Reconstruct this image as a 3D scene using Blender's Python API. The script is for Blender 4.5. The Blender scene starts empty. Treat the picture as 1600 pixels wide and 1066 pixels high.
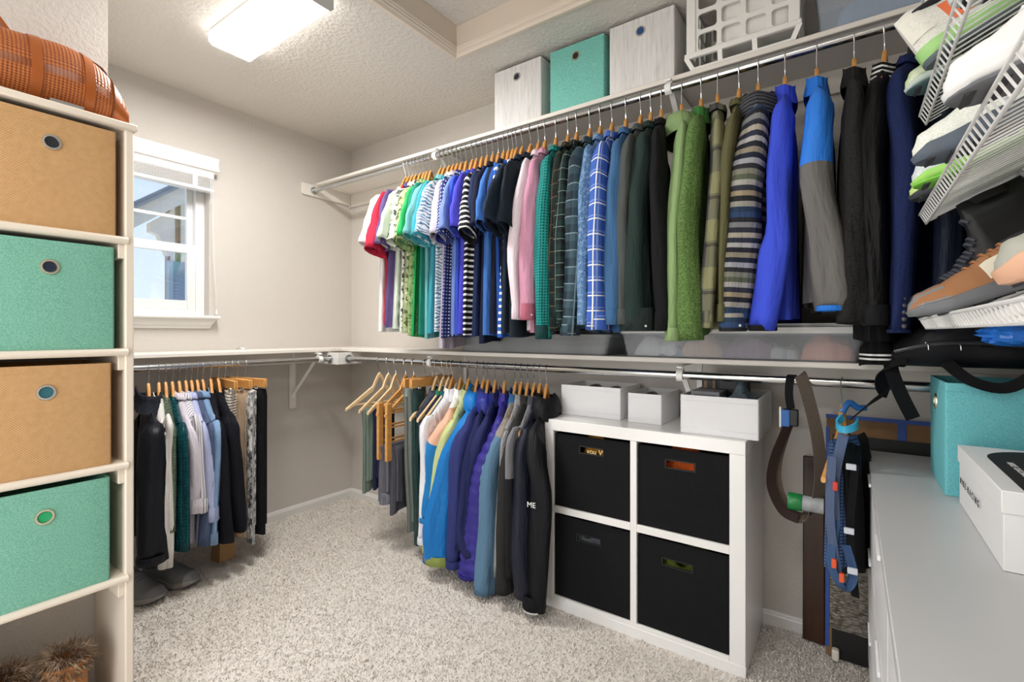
import bpy, math, random
import numpy as np
from mathutils import Vector
R = math.radians
scene = bpy.context.scene
COL = scene.collection

# ------------------------------------------------------------------ camera
cam_d = bpy.data.cameras.new('camera'); cam = bpy.data.objects.new('camera', cam_d); COL.objects.link(cam)
cam.location = (2.906, -2.167, 1.155); cam.rotation_euler = (R(90), 0, R(34.96))
cam_d.sensor_fit = 'HORIZONTAL'; cam_d.sensor_width = 36; cam_d.lens = 36*758/1600
cam_d.shift_y = -13/1600; cam_d.clip_start = 0.02; cam_d.clip_end = 200
scene.camera = cam

# ------------------------------------------------------------------ sky
world = bpy.data.worlds.new('sky'); scene.world = world; world.use_nodes = True
wn = world.node_tree.nodes; wl = world.node_tree.links; wn.clear()
w_tc = wn.new('ShaderNodeTexCoord'); w_sp = wn.new('ShaderNodeSeparateXYZ'); w_cr = wn.new('ShaderNodeValToRGB')
w_bg = wn.new('ShaderNodeBackground'); w_out = wn.new('ShaderNodeOutputWorld')
w_cr.color_ramp.elements[0].position = 0.0; w_cr.color_ramp.elements[0].color = (0.80, 0.92, 1.0, 1)
w_cr.color_ramp.elements[1].position = 0.7; w_cr.color_ramp.elements[1].color = (0.34, 0.54, 0.98, 1)
wl.new(w_tc.outputs['Generated'], w_sp.inputs[0]); wl.new(w_sp.outputs['Z'], w_cr.inputs[0])
wl.new(w_cr.outputs[0], w_bg.inputs[0]); wl.new(w_bg.outputs[0], w_out.inputs[0])
w_bg.inputs[1].default_value = 1.25

# ------------------------------------------------------------------ light levels and exposure
LAMP_EMIT = 7.5          # diffuser of the ceiling fixtures
LAMP_WATT = 29.0         # area lamp inside each fixture
DOOR_FILL_WATT = 21.0         # fill lamp added in the unseen doorway behind the camera
scene.view_settings.view_transform = 'Standard'; scene.view_settings.look = 'None'
scene.view_settings.exposure = -0.08; scene.view_settings.gamma = 1.0
scene.view_settings.use_curve_mapping = False
door_l = bpy.data.lights.new('doorway_fill', 'AREA'); door_l.shape = 'RECTANGLE'; door_l.size = 0.8; door_l.size_y = 2.0  # added fill lamp, brightens the surfaces facing the camera
door_l.energy = DOOR_FILL_WATT; door_l.color = (1.0, 0.985, 0.96)
door_o = bpy.data.objects.new('doorway_fill', door_l); COL.objects.link(door_o)
door_o.location = (1.75, -2.93, 1.05); door_o.rotation_euler = (R(90), 0, 0)

# ------------------------------------------------------------------ helpers: colour and nodes
def lin(h):
    h = h.lstrip('#'); c = [int(h[i:i+2], 16)/255 for i in (0, 2, 4)]
    return tuple(((v/12.92) if v <= 0.04045 else ((v+0.055)/1.055)**2.4) for v in c) + (1.0,)

class NT:
    def __init__(s, name):
        s.m = bpy.data.materials.new(name); s.m.use_nodes = True
        s.t = s.m.node_tree; s.t.nodes.clear()
        s.out = s.n('ShaderNodeOutputMaterial'); s.p = s.n('ShaderNodeBsdfPrincipled')
        s.l(s.p.outputs[0], s.out.inputs[0])
    def n(s, k, **kw):
        nd = s.t.nodes.new(k)
        for a, v in kw.items(): setattr(nd, a, v)
        return nd
    def l(s, a, b): s.t.links.new(a, b)
    def set(s, **kw):
        for k, v in kw.items(): s.p.inputs[k.replace('_', ' ')].default_value = v
    def tc(s, kind='Object', scale=None, rot=None):
        t = s.n('ShaderNodeTexCoord').outputs[kind]
        if scale is None and rot is None: return t
        mp = s.n('ShaderNodeMapping')
        if scale: mp.inputs['Scale'].default_value = scale
        if rot: mp.inputs['Rotation'].default_value = rot
        s.l(t, mp.inputs[0]); return mp.outputs[0]
    def noise(s, vec, scale, detail=3, rough=.55):
        nd = s.n('ShaderNodeTexNoise'); nd.inputs['Scale'].default_value = scale
        nd.inputs['Detail'].default_value = detail; nd.inputs['Roughness'].default_value = rough
        s.l(vec, nd.inputs['Vector']); return nd.outputs['Fac']
    def vor(s, vec, scale, feature='F1', out='Distance', rnd=1.0):
        nd = s.n('ShaderNodeTexVoronoi', feature=feature); nd.inputs['Scale'].default_value = scale
        nd.inputs['Randomness'].default_value = rnd
        s.l(vec, nd.inputs['Vector']); return nd.outputs[out]
    def math(s, op, a, b=None):
        nd = s.n('ShaderNodeMath', operation=op)
        for i, v in enumerate((a, b)):
            if v is None: continue
            if isinstance(v, (int, float)): nd.inputs[i].default_value = v
            else: s.l(v, nd.inputs[i])
        return nd.outputs[0]
    def ramp(s, fac, stops, interp='LINEAR'):
        nd = s.n('ShaderNodeValToRGB'); cr = nd.color_ramp; cr.interpolation = interp
        while len(cr.elements) < len(stops): cr.elements.new(0.5)
        for e, (p, c) in zip(cr.elements, stops):
            e.position = p; e.color = c if not isinstance(c, str) else lin(c)
        s.l(fac, nd.inputs[0]); return nd.outputs[0]
    def mix(s, fac, a, b, blend='MIX'):
        nd = s.n('ShaderNodeMix', data_type='RGBA', blend_type=blend)
        for i, v in ((0, fac), (6, a), (7, b)):
            if isinstance(v, str): nd.inputs[i].default_value = lin(v)
            elif isinstance(v, (int, float)): nd.inputs[i].default_value = v
            elif isinstance(v, tuple): nd.inputs[i].default_value = v
            else: s.l(v, nd.inputs[i])
        return nd.outputs[2]
    def color(s, c):
        if isinstance(c, str): s.p.inputs['Base Color'].default_value = lin(c)
        else: s.l(c, s.p.inputs['Base Color'])
    def bump(s, h, strength=.3, dist=.002):
        b = s.n('ShaderNodeBump'); b.inputs['Strength'].default_value = strength; b.inputs['Distance'].default_value = dist
        s.l(h, b.inputs['Height']); s.l(b.outputs[0], s.p.inputs['Normal'])
    def sep(s, vec):
        nd = s.n('ShaderNodeSeparateXYZ'); s.l(vec, nd.inputs[0]); return nd.outputs

CACHE = {}
def cached(f):
    def g(*a, **k):
        key = (f.__name__, a, tuple(sorted(k.items())))
        if key not in CACHE: CACHE[key] = f(*a, **k)
        return CACHE[key]
    return g

@cached
def paint(hexc, rough=.5, bump=0.0, bscale=200., spec=.5, var=0.0, metal=0.0):
    t = NT('paint_' + hexc); t.set(Roughness=rough, Metallic=metal); t.p.inputs['Specular IOR Level'].default_value = spec
    v = t.tc()
    if var:
        f = t.noise(v, 9, 4); d = tuple(c*(1-var) for c in lin(hexc)[:3]) + (1,)
        t.color(t.mix(f, d, hexc))
    else: t.color(hexc)
    if bump: t.bump(t.noise(v, bscale, 3), bump, .002)
    return t.m

@cached
def wall_mat(hexc, bs=55., st=.35):
    t = NT('orange_peel_plaster'); t.set(Roughness=.75); t.p.inputs['Specular IOR Level'].default_value = .25
    v = t.tc(); f = t.noise(v, 3, 3)
    d = tuple(c*.96 for c in lin(hexc)[:3]) + (1,)
    t.color(t.mix(f, d, hexc))
    h = t.noise(v, bs, 2, .5); h = t.ramp(h, [(.35, (0, 0, 0, 1)), (.65, (1, 1, 1, 1))])
    t.bump(h, st, .004)
    return t.m

@cached
def wood(hexa, hexb, rough=.45, scale=(6, 1, 1), bands=14):
    t = NT('wood'); t.set(Roughness=rough)
    v = t.tc('Object', scale=scale)
    f = t.noise(v, bands, 5, .65)
    t.color(t.ramp(f, [(.25, hexa), (.75, hexb)])); t.bump(f, .08, .001)
    return t.m

@cached
def chrome(rough=.22, hexc='#C9CBCC'):
    t = NT('chrome'); t.set(Roughness=rough, Metallic=1.0); t.color(hexc); return t.m

@cached
def weave(hexc, hexd=None, scale=420., bump=.35, rough=.85, sheen=.0, fuzzy=0.0):
    """woven bin or strap cloth"""
    t = NT('weave'); t.set(Roughness=rough); t.p.inputs['Specular IOR Level'].default_value = .2
    v = t.tc()
    d = lin(hexd) if hexd else tuple(c*.72 for c in lin(hexc)[:3]) + (1,)
    n = t.noise(v, scale, 2, .6); n2 = t.noise(v, 14, 3)
    c = t.mix(t.ramp(n, [(.38, (0, 0, 0, 1)), (.62, (1, 1, 1, 1))]), d, hexc)
    t.color(c); t.bump(n, bump, .0015)
    return t.m

@cached
def basket_weave(hexc, hexd):
    t = NT('paper_weave'); t.set(Roughness=.8)
    v = t.tc('Object'); s = t.sep(v)
    a = t.math('SINE', t.math('MULTIPLY', t.math('ADD', s[0], s[1]), 1050.)); b = t.math('SINE', t.math('MULTIPLY', s[2], 1050.))
    f = t.math('ADD', t.math('MULTIPLY', t.math('MULTIPLY', a, b), .5), .5)
    n = t.noise(v, 60, 3)
    f2 = t.math('ADD', t.math('MULTIPLY', f, .6), t.math('MULTIPLY', n, .4))
    t.color(t.ramp(f2, [(.2, hexd), (.65, hexc)])); t.bump(f, .4, .0012)
    return t.m

@cached
def translucent(hexc, alpha=.5, rough=.3):
    """milky clear plastic"""
    t = NT('clear_plastic'); t.set(Roughness=rough); t.color(hexc)
    tr = t.n('ShaderNodeBsdfTransparent'); tr.inputs[0].default_value = (.95, .97, 1, 1)
    mx = t.n('ShaderNodeMixShader'); mx.inputs[0].default_value = alpha
    t.l(tr.outputs[0], mx.inputs[1]); t.l(t.p.outputs[0], mx.inputs[2]); t.l(mx.outputs[0], t.out.inputs[0])
    return t.m

@cached
def emit(hexc, strength):
    t = NT('lit_diffuser'); t.set(Roughness=.4); t.color(hexc)
    t.p.inputs['Emission Color'].default_value = lin(hexc); t.p.inputs['Emission Strength'].default_value = strength
    return t.m

# ------------------------------------------------------------------ helpers: meshes
class MB:
    def __init__(s): s.v = []; s.f = []; s.uv = []
    def add(s, vs, fs, uv=None):
        b = len(s.v); s.v += [tuple(map(float, p)) for p in vs]
        s.uv += list(uv) if uv is not None else [(0, 0)]*len(vs)
        s.f += [tuple(i+b for i in f) for f in fs]; return s
    def box(s, x0, x1, y0, y1, z0, z1):
        return s.add([(x0,y0,z0),(x1,y0,z0),(x1,y1,z0),(x0,y1,z0),(x0,y0,z1),(x1,y0,z1),(x1,y1,z1),(x0,y1,z1)],
                     [(0,3,2,1),(4,5,6,7),(0,1,5,4),(1,2,6,5),(2,3,7,6),(3,0,4,7)])
    def hexa(s, bot, top):
        return s.add(list(bot)+list(top), [(0,3,2,1),(4,5,6,7),(0,1,5,4),(1,2,6,5),(2,3,7,6),(3,0,4,7)])
    def grid(s, P, UV=None, closed_u=False, closed_v=False):
        """P[i][j] points"""
        n = len(P); m = len(P[0]); fs = []
        for i in range(n if closed_u else n-1):
            for j in range(m if closed_v else m-1):
                a = i*m+j; b = ((i+1) % n)*m+j; c = ((i+1) % n)*m+(j+1) % m; d = i*m+(j+1) % m
                fs.append((a, b, c, d))
        return s.add([p for r in P for p in r], fs, [q for r in UV for q in r] if UV else None)
    def tube(s, pts, r, n=8, cap=True, flat=None):
        """round tube along points; r number or list; flat=(axis vector, half width, half thickness) for straps"""
        pts = [Vector(p) for p in pts]; rings = []; N = None
        L = 0.0; uv = []
        for i, p in enumerate(pts):
            t = (pts[min(i+1, len(pts)-1)] - pts[max(i-1, 0)]).normalized()
            if N is None:
                N = t.cross(Vector((0, 0, 1)) if abs(t.z) < .9 else Vector((1, 0, 0))).normalized()
            N = (N - t*N.dot(t))
            N = N.normalized() if N.length > 1e-6 else t.orthogonal().normalized()
            B = t.cross(N); rr = r[i] if isinstance(r, (list, tuple)) else r
            if i: L += (p - pts[i-1]).length
            if flat:
                ax = Vector(flat[0]); ax = (ax - t*ax.dot(t)).normalized(); bx = t.cross(ax)
                hw, ht = flat[1], flat[2]
                ring = [p+ax*a*hw+bx*b*ht for a, b in ((-1,-1),(1,-1),(1,1),(-1,1))]
            else:
                ring = [p + N*math.cos(2*math.pi*k/n)*rr + B*math.sin(2*math.pi*k/n)*rr for k in range(n)]
            rings.append([tuple(q) for q in ring]); uv.append([(k/n, L) for k in range(len(ring))])
        s.grid(rings, uv, closed_v=True)
        if cap:
            m = len(rings[0]); b = len(s.v)-m*len(rings)
            s.f.append(tuple(b+k for k in range(m))[::-1]); s.f.append(tuple(b+m*(len(rings)-1)+k for k in range(m)))
        return s
    def cyl(s, c, r, h, axis='z', n=20, r2=None):
        ax = {'x': (1,0,0), 'y': (0,1,0), 'z': (0,0,1)}[axis]
        a = Vector(c); b = a + Vector(ax)*h
        return s.tube([a, b], [r, r if r2 is None else r2], n)
    def lathe(s, c, prof, axis='z', n=24, arc=None):
        P = []
        for k in range(n):
            a = 2*math.pi*k/n; row = []
            for r, h in prof:
                x, y, z = r*math.cos(a), r*math.sin(a), h
                row.append({'z': (c[0]+x, c[1]+y, c[2]+z), 'x': (c[0]+z, c[1]+x, c[2]+y), 'y': (c[0]+x, c[1]+z, c[2]+y)}[axis])
            P.append(row)
        return s.grid(P, closed_u=True)
    def prism(s, poly, axis, a, b):
        """extrude a 2d polygon between a and b along axis; poly in the other two axes (x,y)|(x,z)|(y,z)"""
        def to(p, t): return {'z': (p[0], p[1], t), 'y': (p[0], t, p[1]), 'x': (t, p[0], p[1])}[axis]
        n = len(poly); vs = [to(p, a) for p in poly]+[to(p, b) for p in poly]
        return s.add(vs, [tuple(range(n))[::-1], tuple(range(n, 2*n))]+[(i, (i+1) % n, n+(i+1) % n, n+i) for i in range(n)])
    def ball(s, c, rx, ry, rz, n=14, m=9):
        P = []
        for i in range(m):
            a = math.pi*i/(m-1)
            P.append([(c[0]+rx*math.sin(a)*math.cos(2*math.pi*k/n), c[1]+ry*math.sin(a)*math.sin(2*math.pi*k/n), c[2]+rz*math.cos(a)) for k in range(n)])
        return s.grid(P, closed_v=True)

ORG = {}
def thing(name, label, cat, loc=(0, 0, 0), group=None, rz=0.0):
    o = bpy.data.objects.new(name, None); COL.objects.link(o); o.location = loc; o.rotation_euler = (0, 0, rz)
    o.empty_display_size = .05
    o['label'] = label; o['category'] = cat
    if group: o['group'] = group
    ORG[o.name] = Vector(loc); return o

def mesh_of(mb, name, org, mat, smooth=True, angle=38):
    me = bpy.data.meshes.new(name)
    ox, oy, oz = org
    me.from_pydata([(x-ox, y-oy, z-oz) for x, y, z in mb.v], [], mb.f)
    if any(u != (0, 0) for u in mb.uv):
        lay = me.uv_layers.new(name='UVMap'); idx = np.empty(len(me.loops), dtype=np.int32); me.loops.foreach_get('vertex_index', idx)
        lay.data.foreach_set('uv', np.array(mb.uv, dtype=np.float32)[idx].ravel())
    for m in (mat if isinstance(mat, (list, tuple)) else [mat]): me.materials.append(m)
    me.validate()
    if smooth:
        me.polygons.foreach_set('use_smooth', [True]*len(me.polygons)); me.set_sharp_from_angle(angle=R(angle))
    me.update(); return me

def bevel(o, w, seg=2):
    b = o.modifiers.new('bevel', 'BEVEL'); b.width = w; b.segments = seg; b.limit_method = 'ANGLE'; b.angle_limit = R(40); return o

def part(mb, name, mat, parent, bev=0, smooth=True, angle=38, local=False, label=None):
    root = parent
    while root.parent: root = root.parent
    org = (0, 0, 0) if local else tuple(ORG[root.name])
    o = bpy.data.objects.new(name, mesh_of(mb, name, org, mat, smooth, angle)); COL.objects.link(o); o.parent = parent
    if bev: bevel(o, bev)
    if label: o['label'] = label
    return o

def single(mb, name, label, cat, mat, loc=None, group=None, bev=0, smooth=True, angle=38):
    if loc is None:
        A = np.array(mb.v); loc = ((A[:, 0].min()+A[:, 0].max())/2, (A[:, 1].min()+A[:, 1].max())/2, A[:, 2].min())
    o = bpy.data.objects.new(name, mesh_of(mb, name, loc, mat, smooth, angle)); COL.objects.link(o); o.location = loc
    ORG[o.name] = Vector(loc)
    o['label'] = label; o['category'] = cat
    if group: o['group'] = group
    if bev: bevel(o, bev)
    return o

def struct(mb, name, mat, label, bev=0, smooth=False, parent=None):
    o = bpy.data.objects.new(name, mesh_of(mb, name, (0, 0, 0), mat, smooth)); COL.objects.link(o)
    ORG[o.name] = Vector((0, 0, 0))
    if parent: o.parent = parent
    else: o['kind'] = 'structure'; o['label'] = label; o['category'] = name.split('_')[0]
    if bev: bevel(o, bev)
    return o

def copy_tree(src, loc, rz=0.0, label=None, group=None):
    r = src.copy(); COL.objects.link(r); r.location = loc; r.rotation_euler = (0, 0, rz)
    if label: r['label'] = label
    if group: r['group'] = group
    for ch in list(src.children):
        c = ch.copy(); COL.objects.link(c); c.parent = r
        for g in list(ch.children):
            d = g.copy(); COL.objects.link(d); d.parent = c
    return r

def rot_pts(mb, c, rz=0.0, rx=0.0, ry=0.0):
    """turn everything collected so far about point c"""
    from mathutils import Euler
    M = Euler((rx, ry, rz)).to_matrix(); c = Vector(c)
    mb.v = [tuple(M @ (Vector(p)-c) + c) for p in mb.v]; return mb

def crom(pts, n):
    """Catmull-Rom resample of points"""
    P = [Vector(p) for p in pts]; out = []
    S = len(P)-1
    for i in range(n):
        t = i/(n-1)*S; k = min(int(t), S-1); f = t-k
        p0, p1, p2, p3 = P[max(k-1, 0)], P[k], P[k+1], P[min(k+2, S)]
        out.append(.5*((2*p1)+(p2-p0)*f+(2*p0-5*p1+4*p2-p3)*f*f+(3*p1-p0-3*p2+p3)*f**3))
    return out

def lettering(txt, size, depth=.0004, spacing=1.0):
    """text outline as mesh builder in local xy, baseline at origin"""
    cu = bpy.data.curves.new('txt', 'FONT'); cu.body = txt; cu.size = size; cu.extrude = depth; cu.space_character = spacing
    o = bpy.data.objects.new('txt', cu); COL.objects.link(o)
    dg = bpy.context.evaluated_depsgraph_get(); me = bpy.data.meshes.new_from_object(o.evaluated_get(dg))
    mb = MB(); mb.add([tuple(v.co) for v in me.vertices], [tuple(p.vertices) for p in me.polygons])
    bpy.data.objects.remove(o); bpy.data.curves.remove(cu); bpy.data.meshes.remove(me); return mb

def place(mb, org, ux, uy):
    """map local (x,y,z) of a builder onto world axes ux, uy and their normal"""
    ux = Vector(ux).normalized(); uy = Vector(uy).normalized(); uz = ux.cross(uy); o = Vector(org)
    mb.v = [tuple(o+ux*p[0]+uy*p[1]+uz*p[2]) for p in mb.v]; return mb

# ================================================================== the room
H = 2.44; XR = 3.34; YF = -2.95
WALL = '#CEC8C1'; M_WALL = wall_mat(WALL, 95., .22); M_CEIL = wall_mat('#DAD4CC', 60., .45)
M_TRIM = paint('#E4E2DE', .4); M_SHELF = paint('#E9E3DA', .38)

# ---- floor with carpet
@cached
def carpet_mat():
    t = NT('carpet'); t.set(Roughness=.95); t.p.inputs['Specular IOR Level'].default_value = .1
    v = t.tc(); a = t.noise(v, 230, 3, .7); b = t.noise(v, 5, 3)
    c = t.ramp(a, [(.3, '#E2D9CF'), (.5, '#F0E9E1'), (.7, '#FBF7F1')])
    t.color(t.mix(t.math('MULTIPLY', b, .35), c, '#E9E0D6')); t.bump(a, .8, .006)
    return t.m
struct(MB().box(-.05, XR+.05, YF-.05, .05, -.06, 0), 'floor', carpet_mat(), 'beige cut-pile carpet covering the closet floor')
# pile: one fibre tuft each few millimetres over the part of the floor the room shows
rng = np.random.default_rng(5)
def pile():
    reg = [(0.02, 2.95, -2.05, -.02, 118000), (2.6, 3.0, -.5, -.02, 9000)]
    V = []; F = []; base = 0
    cs = []
    for x0, x1, y0, y1, n in reg:
        cs.append(np.column_stack([rng.uniform(x0, x1, n), rng.uniform(y0, y1, n)]))
    C = np.concatenate(cs); n = len(C)
    # keep clear of furniture
    keep = ~((C[:, 0] > 1.83) & (C[:, 0] < 2.62) & (C[:, 1] > -.40)) & ~((C[:, 0] < 1.19) & (C[:, 1] < -1.63)) & ~(C[:, 0] > 2.95)
    C = C[keep]; n = len(C)
    a = rng.uniform(0, 2*np.pi, n); ln = rng.uniform(.003, .009, n); w = rng.uniform(.0016, .003, n)
    ta = rng.uniform(0, 2*np.pi, n); tl = rng.uniform(.004, .010, n)
    dx, dy = np.cos(a)*w, np.sin(a)*w; tx, ty = np.cos(ta)*tl, np.sin(ta)*tl
    z0 = np.full(n, -.001)
    v = np.stack([np.stack([C[:, 0]-dx, C[:, 1]-dy, z0], 1), np.stack([C[:, 0]+dx, C[:, 1]+dy, z0], 1),
                  np.stack([C[:, 0]+tx+dx*.7, C[:, 1]+ty+dy*.7, ln], 1), np.stack([C[:, 0]+tx-dx*.7, C[:, 1]+ty-dy*.7, ln], 1)], 1).reshape(-1, 3)
    me = bpy.data.meshes.new('carpet_pile'); me.vertices.add(4*n); me.vertices.foreach_set('co', v.ravel())
    me.loops.add(4*n); me.loops.foreach_set('vertex_index', np.arange(4*n, dtype=np.int32))
    me.polygons.add(n); me.polygons.foreach_set('loop_start', np.arange(0, 4*n, 4, dtype=np.int32)); me.polygons.foreach_set('loop_total', np.full(n, 4, dtype=np.int32))
    me.update(); me.materials.append(carpet_mat())
    o = bpy.data.objects.new('carpet_pile', me); COL.objects.link(o); o['kind'] = 'stuff'; o['label'] = 'short beige carpet pile on the closet floor'; o['category'] = 'carpet'
pile()

# ---- walls; window opening in the left wall
WY0, WY1, WZ0, WZ1 = -1.56, -.93, 1.245, 2.02
m = MB(); m.box(-.14, 0, WY1, .14, 0, H); m.box(-.14, 0, -1.95, WY0, 0, H); m.box(-.14, 0, WY0, WY1, 0, WZ0); m.box(-.14, 0, WY0, WY1, WZ1, H)
struct(m, 'wall_left', M_WALL, 'greige textured wall with the window')
struct(MB().box(0, XR+.14, 0, .14, 0, H), 'wall_back', M_WALL, 'greige textured wall behind the long clothes rods')
struct(MB().box(XR, XR+.14, YF, 0, 0, H), 'wall_right', M_WALL, 'greige wall carrying the wire shoe shelves')
struct(MB().box(-.14, .90, YF, -1.62, 0, H), 'wall_stub', M_WALL, 'greige textured wall jutting out behind the shelf tower')
m = MB(); m.box(.76, 1.32, YF-.12, YF, 0, H); m.box(2.18, XR+.14, YF-.12, YF, 0, H); m.box(1.32, 2.18, YF-.12, YF, 2.05, H)
struct(m, 'wall_front', M_WALL, 'greige wall with the doorway behind the photographer')
# ---- ceiling with recessed attic hatch
HX0, HX1, HY0, HY1, HZ = 1.415, 2.20, -1.25, -.482, 2.56
m = MB(); m.box(-.14, HX0, YF-.12, .14, H, H+.14); m.box(HX1, XR+.14, YF-.12, .14, H, H+.14)
m.box(HX0, HX1, YF-.12, HY0, H, H+.14); m.box(HX0, HX1, HY1, .14, H, H+.14)
struct(m, 'ceiling', M_CEIL, 'greige knock-down textured ceiling with a recessed attic hatch')
m = MB(); m.box(HX0, HX1, HY0, HY1, HZ, HZ+.03)
hatch = struct(m, 'trim_1', M_CEIL, 'attic hatch panel and its moulded frame set into the ceiling')
M_HTRIM = paint('#DCCFBF', .5)
def moulding(p0, p1, ins):
    """stepped casing profile running from p0 to p1 just under the ceiling; ins = unit vector to the hatch middle"""
    prof = [(-.028, 0), (-.028, -.009), (-.024, -.013), (-.015, -.013), (-.013, -.017), (-.004, -.017), (-.001, -.012), (.002, -.006), (.007, -.003), (.007, .004), (.011, .008), (.012, .016), (.015, .018), (.015, .026), (.010, .029), (.010, .119), (-.001, .119), (-.001, 0)]
    # mitred at the ends: shift along the run by the inward offset
    p0, p1 = Vector(p0), Vector(p1); d = (p1-p0).normalized(); iv = Vector(ins)
    P = []
    for p, sg in ((p0, 1), (p1, -1)):
        P.append([tuple(p + iv*a + d*a*sg + Vector((0, 0, H+b))) for a, b in prof])
    return MB().grid(P, closed_v=True)
for p0, p1, ins in (((HX0, HY1, 0), (HX1, HY1, 0), (0, -1, 0)), ((HX0, HY0, 0), (HX0, HY1, 0), (1, 0, 0)), ((HX0, HY0, 0), (HX1, HY0, 0), (0, 1, 0)), ((HX1, HY0, 0), (HX1, HY1, 0), (-1, 0, 0))):
    struct(moulding(p0, p1, ins), 'casing', M_HTRIM, '', parent=hatch)

# ---- baseboards with a moulded top
def base_run(p0, p1, nrm):
    prof = [(0, 0), (.014, 0), (.014, .040), (.010, .046), (.010, .050), (.005, .056), (0, .056)]
    P = [[tuple(Vector(p)+Vector(nrm)*a+Vector((0, 0, b))) for a, b in prof] for p in (p0, p1)]
    return MB().grid(P, closed_v=True)
struct(base_run((0, -1.62, 0), (0, 0, 0), (1, 0, 0)), 'baseboard_left', M_TRIM, 'white baseboard along the window wall')
struct(base_run((0, 0, 0), (XR, 0, 0), (0, -1, 0)), 'baseboard_back', M_TRIM, 'white baseboard along the wall of the long rods')
struct(base_run((XR, 0, 0), (XR, YF, 0), (-1, 0, 0)), 'baseboard_right', M_TRIM, 'white baseboard behind the grey-topped cabinet')

# ---- window
M_VINYL = paint('#E6E6E5', .35)
win = struct(MB().box(-.10, -.095, WY0+.01, WY0+.012, WZ0, WZ0+.01), 'window_1', M_VINYL, 'white single-hung window with a raised blind')
def wpart(mb, name, mat, bev=.002, parent=None): return struct(mb, name, mat, '', bev=bev, parent=parent or win, smooth=True)
m = MB()   # drywall return
fr = MB(); fx0, fx1 = -.125, -.055
fr.box(fx0, fx1, WY1-.045, WY1, WZ0, WZ1); fr.box(fx0, fx1, WY0, WY0+.045, WZ0, WZ1); fr.box(fx0, fx1, WY0+.045, WY1-.045, WZ1-.04, WZ1); fr.box(fx0, fx1, WY0+.045, WY1-.045, WZ0, WZ0+.035)
wpart(fr, 'window_frame', M_VINYL)
ZM = 1.60
up = MB(); up.box(-.115, -.09, WY1-.075, WY1-.045, ZM, WZ1-.04); up.box(-.115, -.09, WY0+.045, WY0+.075, ZM, WZ1-.04); up.box(-.115, -.09, WY0+.075, WY1-.075, ZM, ZM+.03); up.box(-.115, -.09, WY0+.075, WY1-.075, WZ1-.07, WZ1-.04)
ups = wpart(up, 'upper_sash', M_VINYL)
lo = MB(); lo.box(-.088, -.058, WY1-.085, WY1-.045, WZ0+.035, ZM+.035); lo.box(-.088, -.058, WY0+.045, WY0+.085, WZ0+.035, ZM+.035); lo.box(-.088, -.058, WY0+.085, WY1-.085, ZM-.012, ZM+.035); lo.box(-.088, -.058, WY0+.085, WY1-.085, WZ0+.035, WZ0+.085)
los = wpart(lo, 'lower_sash', M_VINYL)
wpart(MB().box(-.106, -.098, WY0+.075, WY1-.075, 1.775, 1.792), 'muntin', M_VINYL, parent=ups)
def glass_mat():
    t = NT('window_glass'); tr = t.n('ShaderNodeBsdfTransparent'); gl = t.n('ShaderNodeBsdfGlossy'); gl.inputs['Roughness'].default_value = .02
    mx = t.n('ShaderNodeMixShader'); mx.inputs[0].default_value = .06
    t.l(tr.outputs[0], mx.inputs[1]); t.l(gl.outputs[0], mx.inputs[2]); t.l(mx.outputs[0], t.out.inputs[0]); return t.m
M_GLASS = glass_mat()
wpart(MB().box(-.104, -.100, WY0+.07, WY1-.07, ZM+.025, WZ1-.065), 'pane', M_GLASS, 0, ups)
wpart(MB().box(-.075, -.071, WY0+.08, WY1-.08, WZ0+.08, ZM-.008), 'pane', M_GLASS, 0, los)
# stool and apron
P = [(0.0, 1.247), (.052, 1.247), (.058, 1.241), (.058, 1.234), (.052, 1.228), (0, 1.228)]
sl = MB().prism([(a, b) for a, b in P], 'y', WY0-.05, WY1+.035); sl.box(-.055, .0, WY0, WY1, 1.228, 1.247)
wpart(sl, 'sill', M_TRIM)
P = [(0, 1.228), (.036, 1.228), (.034, 1.214), (.024, 1.203), (.016, 1.196), (.014, 1.182), (.010, 1.178), (0, 1.178)]
ap = MB(); rows = []
for y, k in ((WY0-.02, 1), (WY1+.0, -1)): rows.append([(a, y - k*(b-1.178)*.45, b) for a, b in P])
ap.grid(rows, closed_v=True); n = len(P); ap.f.append(tuple(range(n))); ap.f.append(tuple(range(n, 2*n))[::-1])
wpart(ap, 'apron', M_TRIM)
# head: valance of the blind
P = [(0.0, 2.108), (.058, 2.108), (.058, 2.098), (.052, 2.090), (.052, 2.060), (.058, 2.052), (.058, 2.036), (.046, 2.030), (.046, 2.026), (.0, 2.026)]
vl = MB().prism(P, 'y', WY0-.03, WY1+.028)
blind = thing('window_blind', 'white faux-wood blind pulled up to the top of the window', 'blind', (0, -1.24, 1.9))
part(vl, 'valance', M_TRIM, blind, .0015)
part(MB().box(.004, .046, WY0+.005, WY1+.006, 1.995, 2.026), 'head_rail', M_VINYL, blind, .002)
M_SLAT = paint('#DAD9D6', .45)
for k in range(9):
    z = 1.990-k*.0064
    part(MB().box(.002, .050, WY0+.006, WY1+.004, z-.0014, z+.0014), 'slat', M_SLAT, blind, 0)
part(MB().box(.002, .050, WY0+.006, WY1+.004, 1.922, 1.937), 'bottom_rail', M_VINYL, blind, .002)
for y in (WY1-.09, WY0+.09):
    part(MB().box(.050, .0515, y-.012, y+.012, 1.925, 2.02), 'ladder_tape', M_SLAT, blind)
cord = MB().tube(crom([(.052, WY1-.005, 1.99), (.054, WY1+.001, 1.6), (.05, WY1+.015, 1.36), (.03, WY1+.026, 1.28)], 14), .0012, 6)
part(cord, 'cord', M_VINYL, blind)
part(MB().lathe((.03, WY1+.026, 1.255), [(0, 0), (.006, .001), (.0045, .028), (0, .03)], n=10), 'cord_tassel', M_VINYL, blind)
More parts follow.
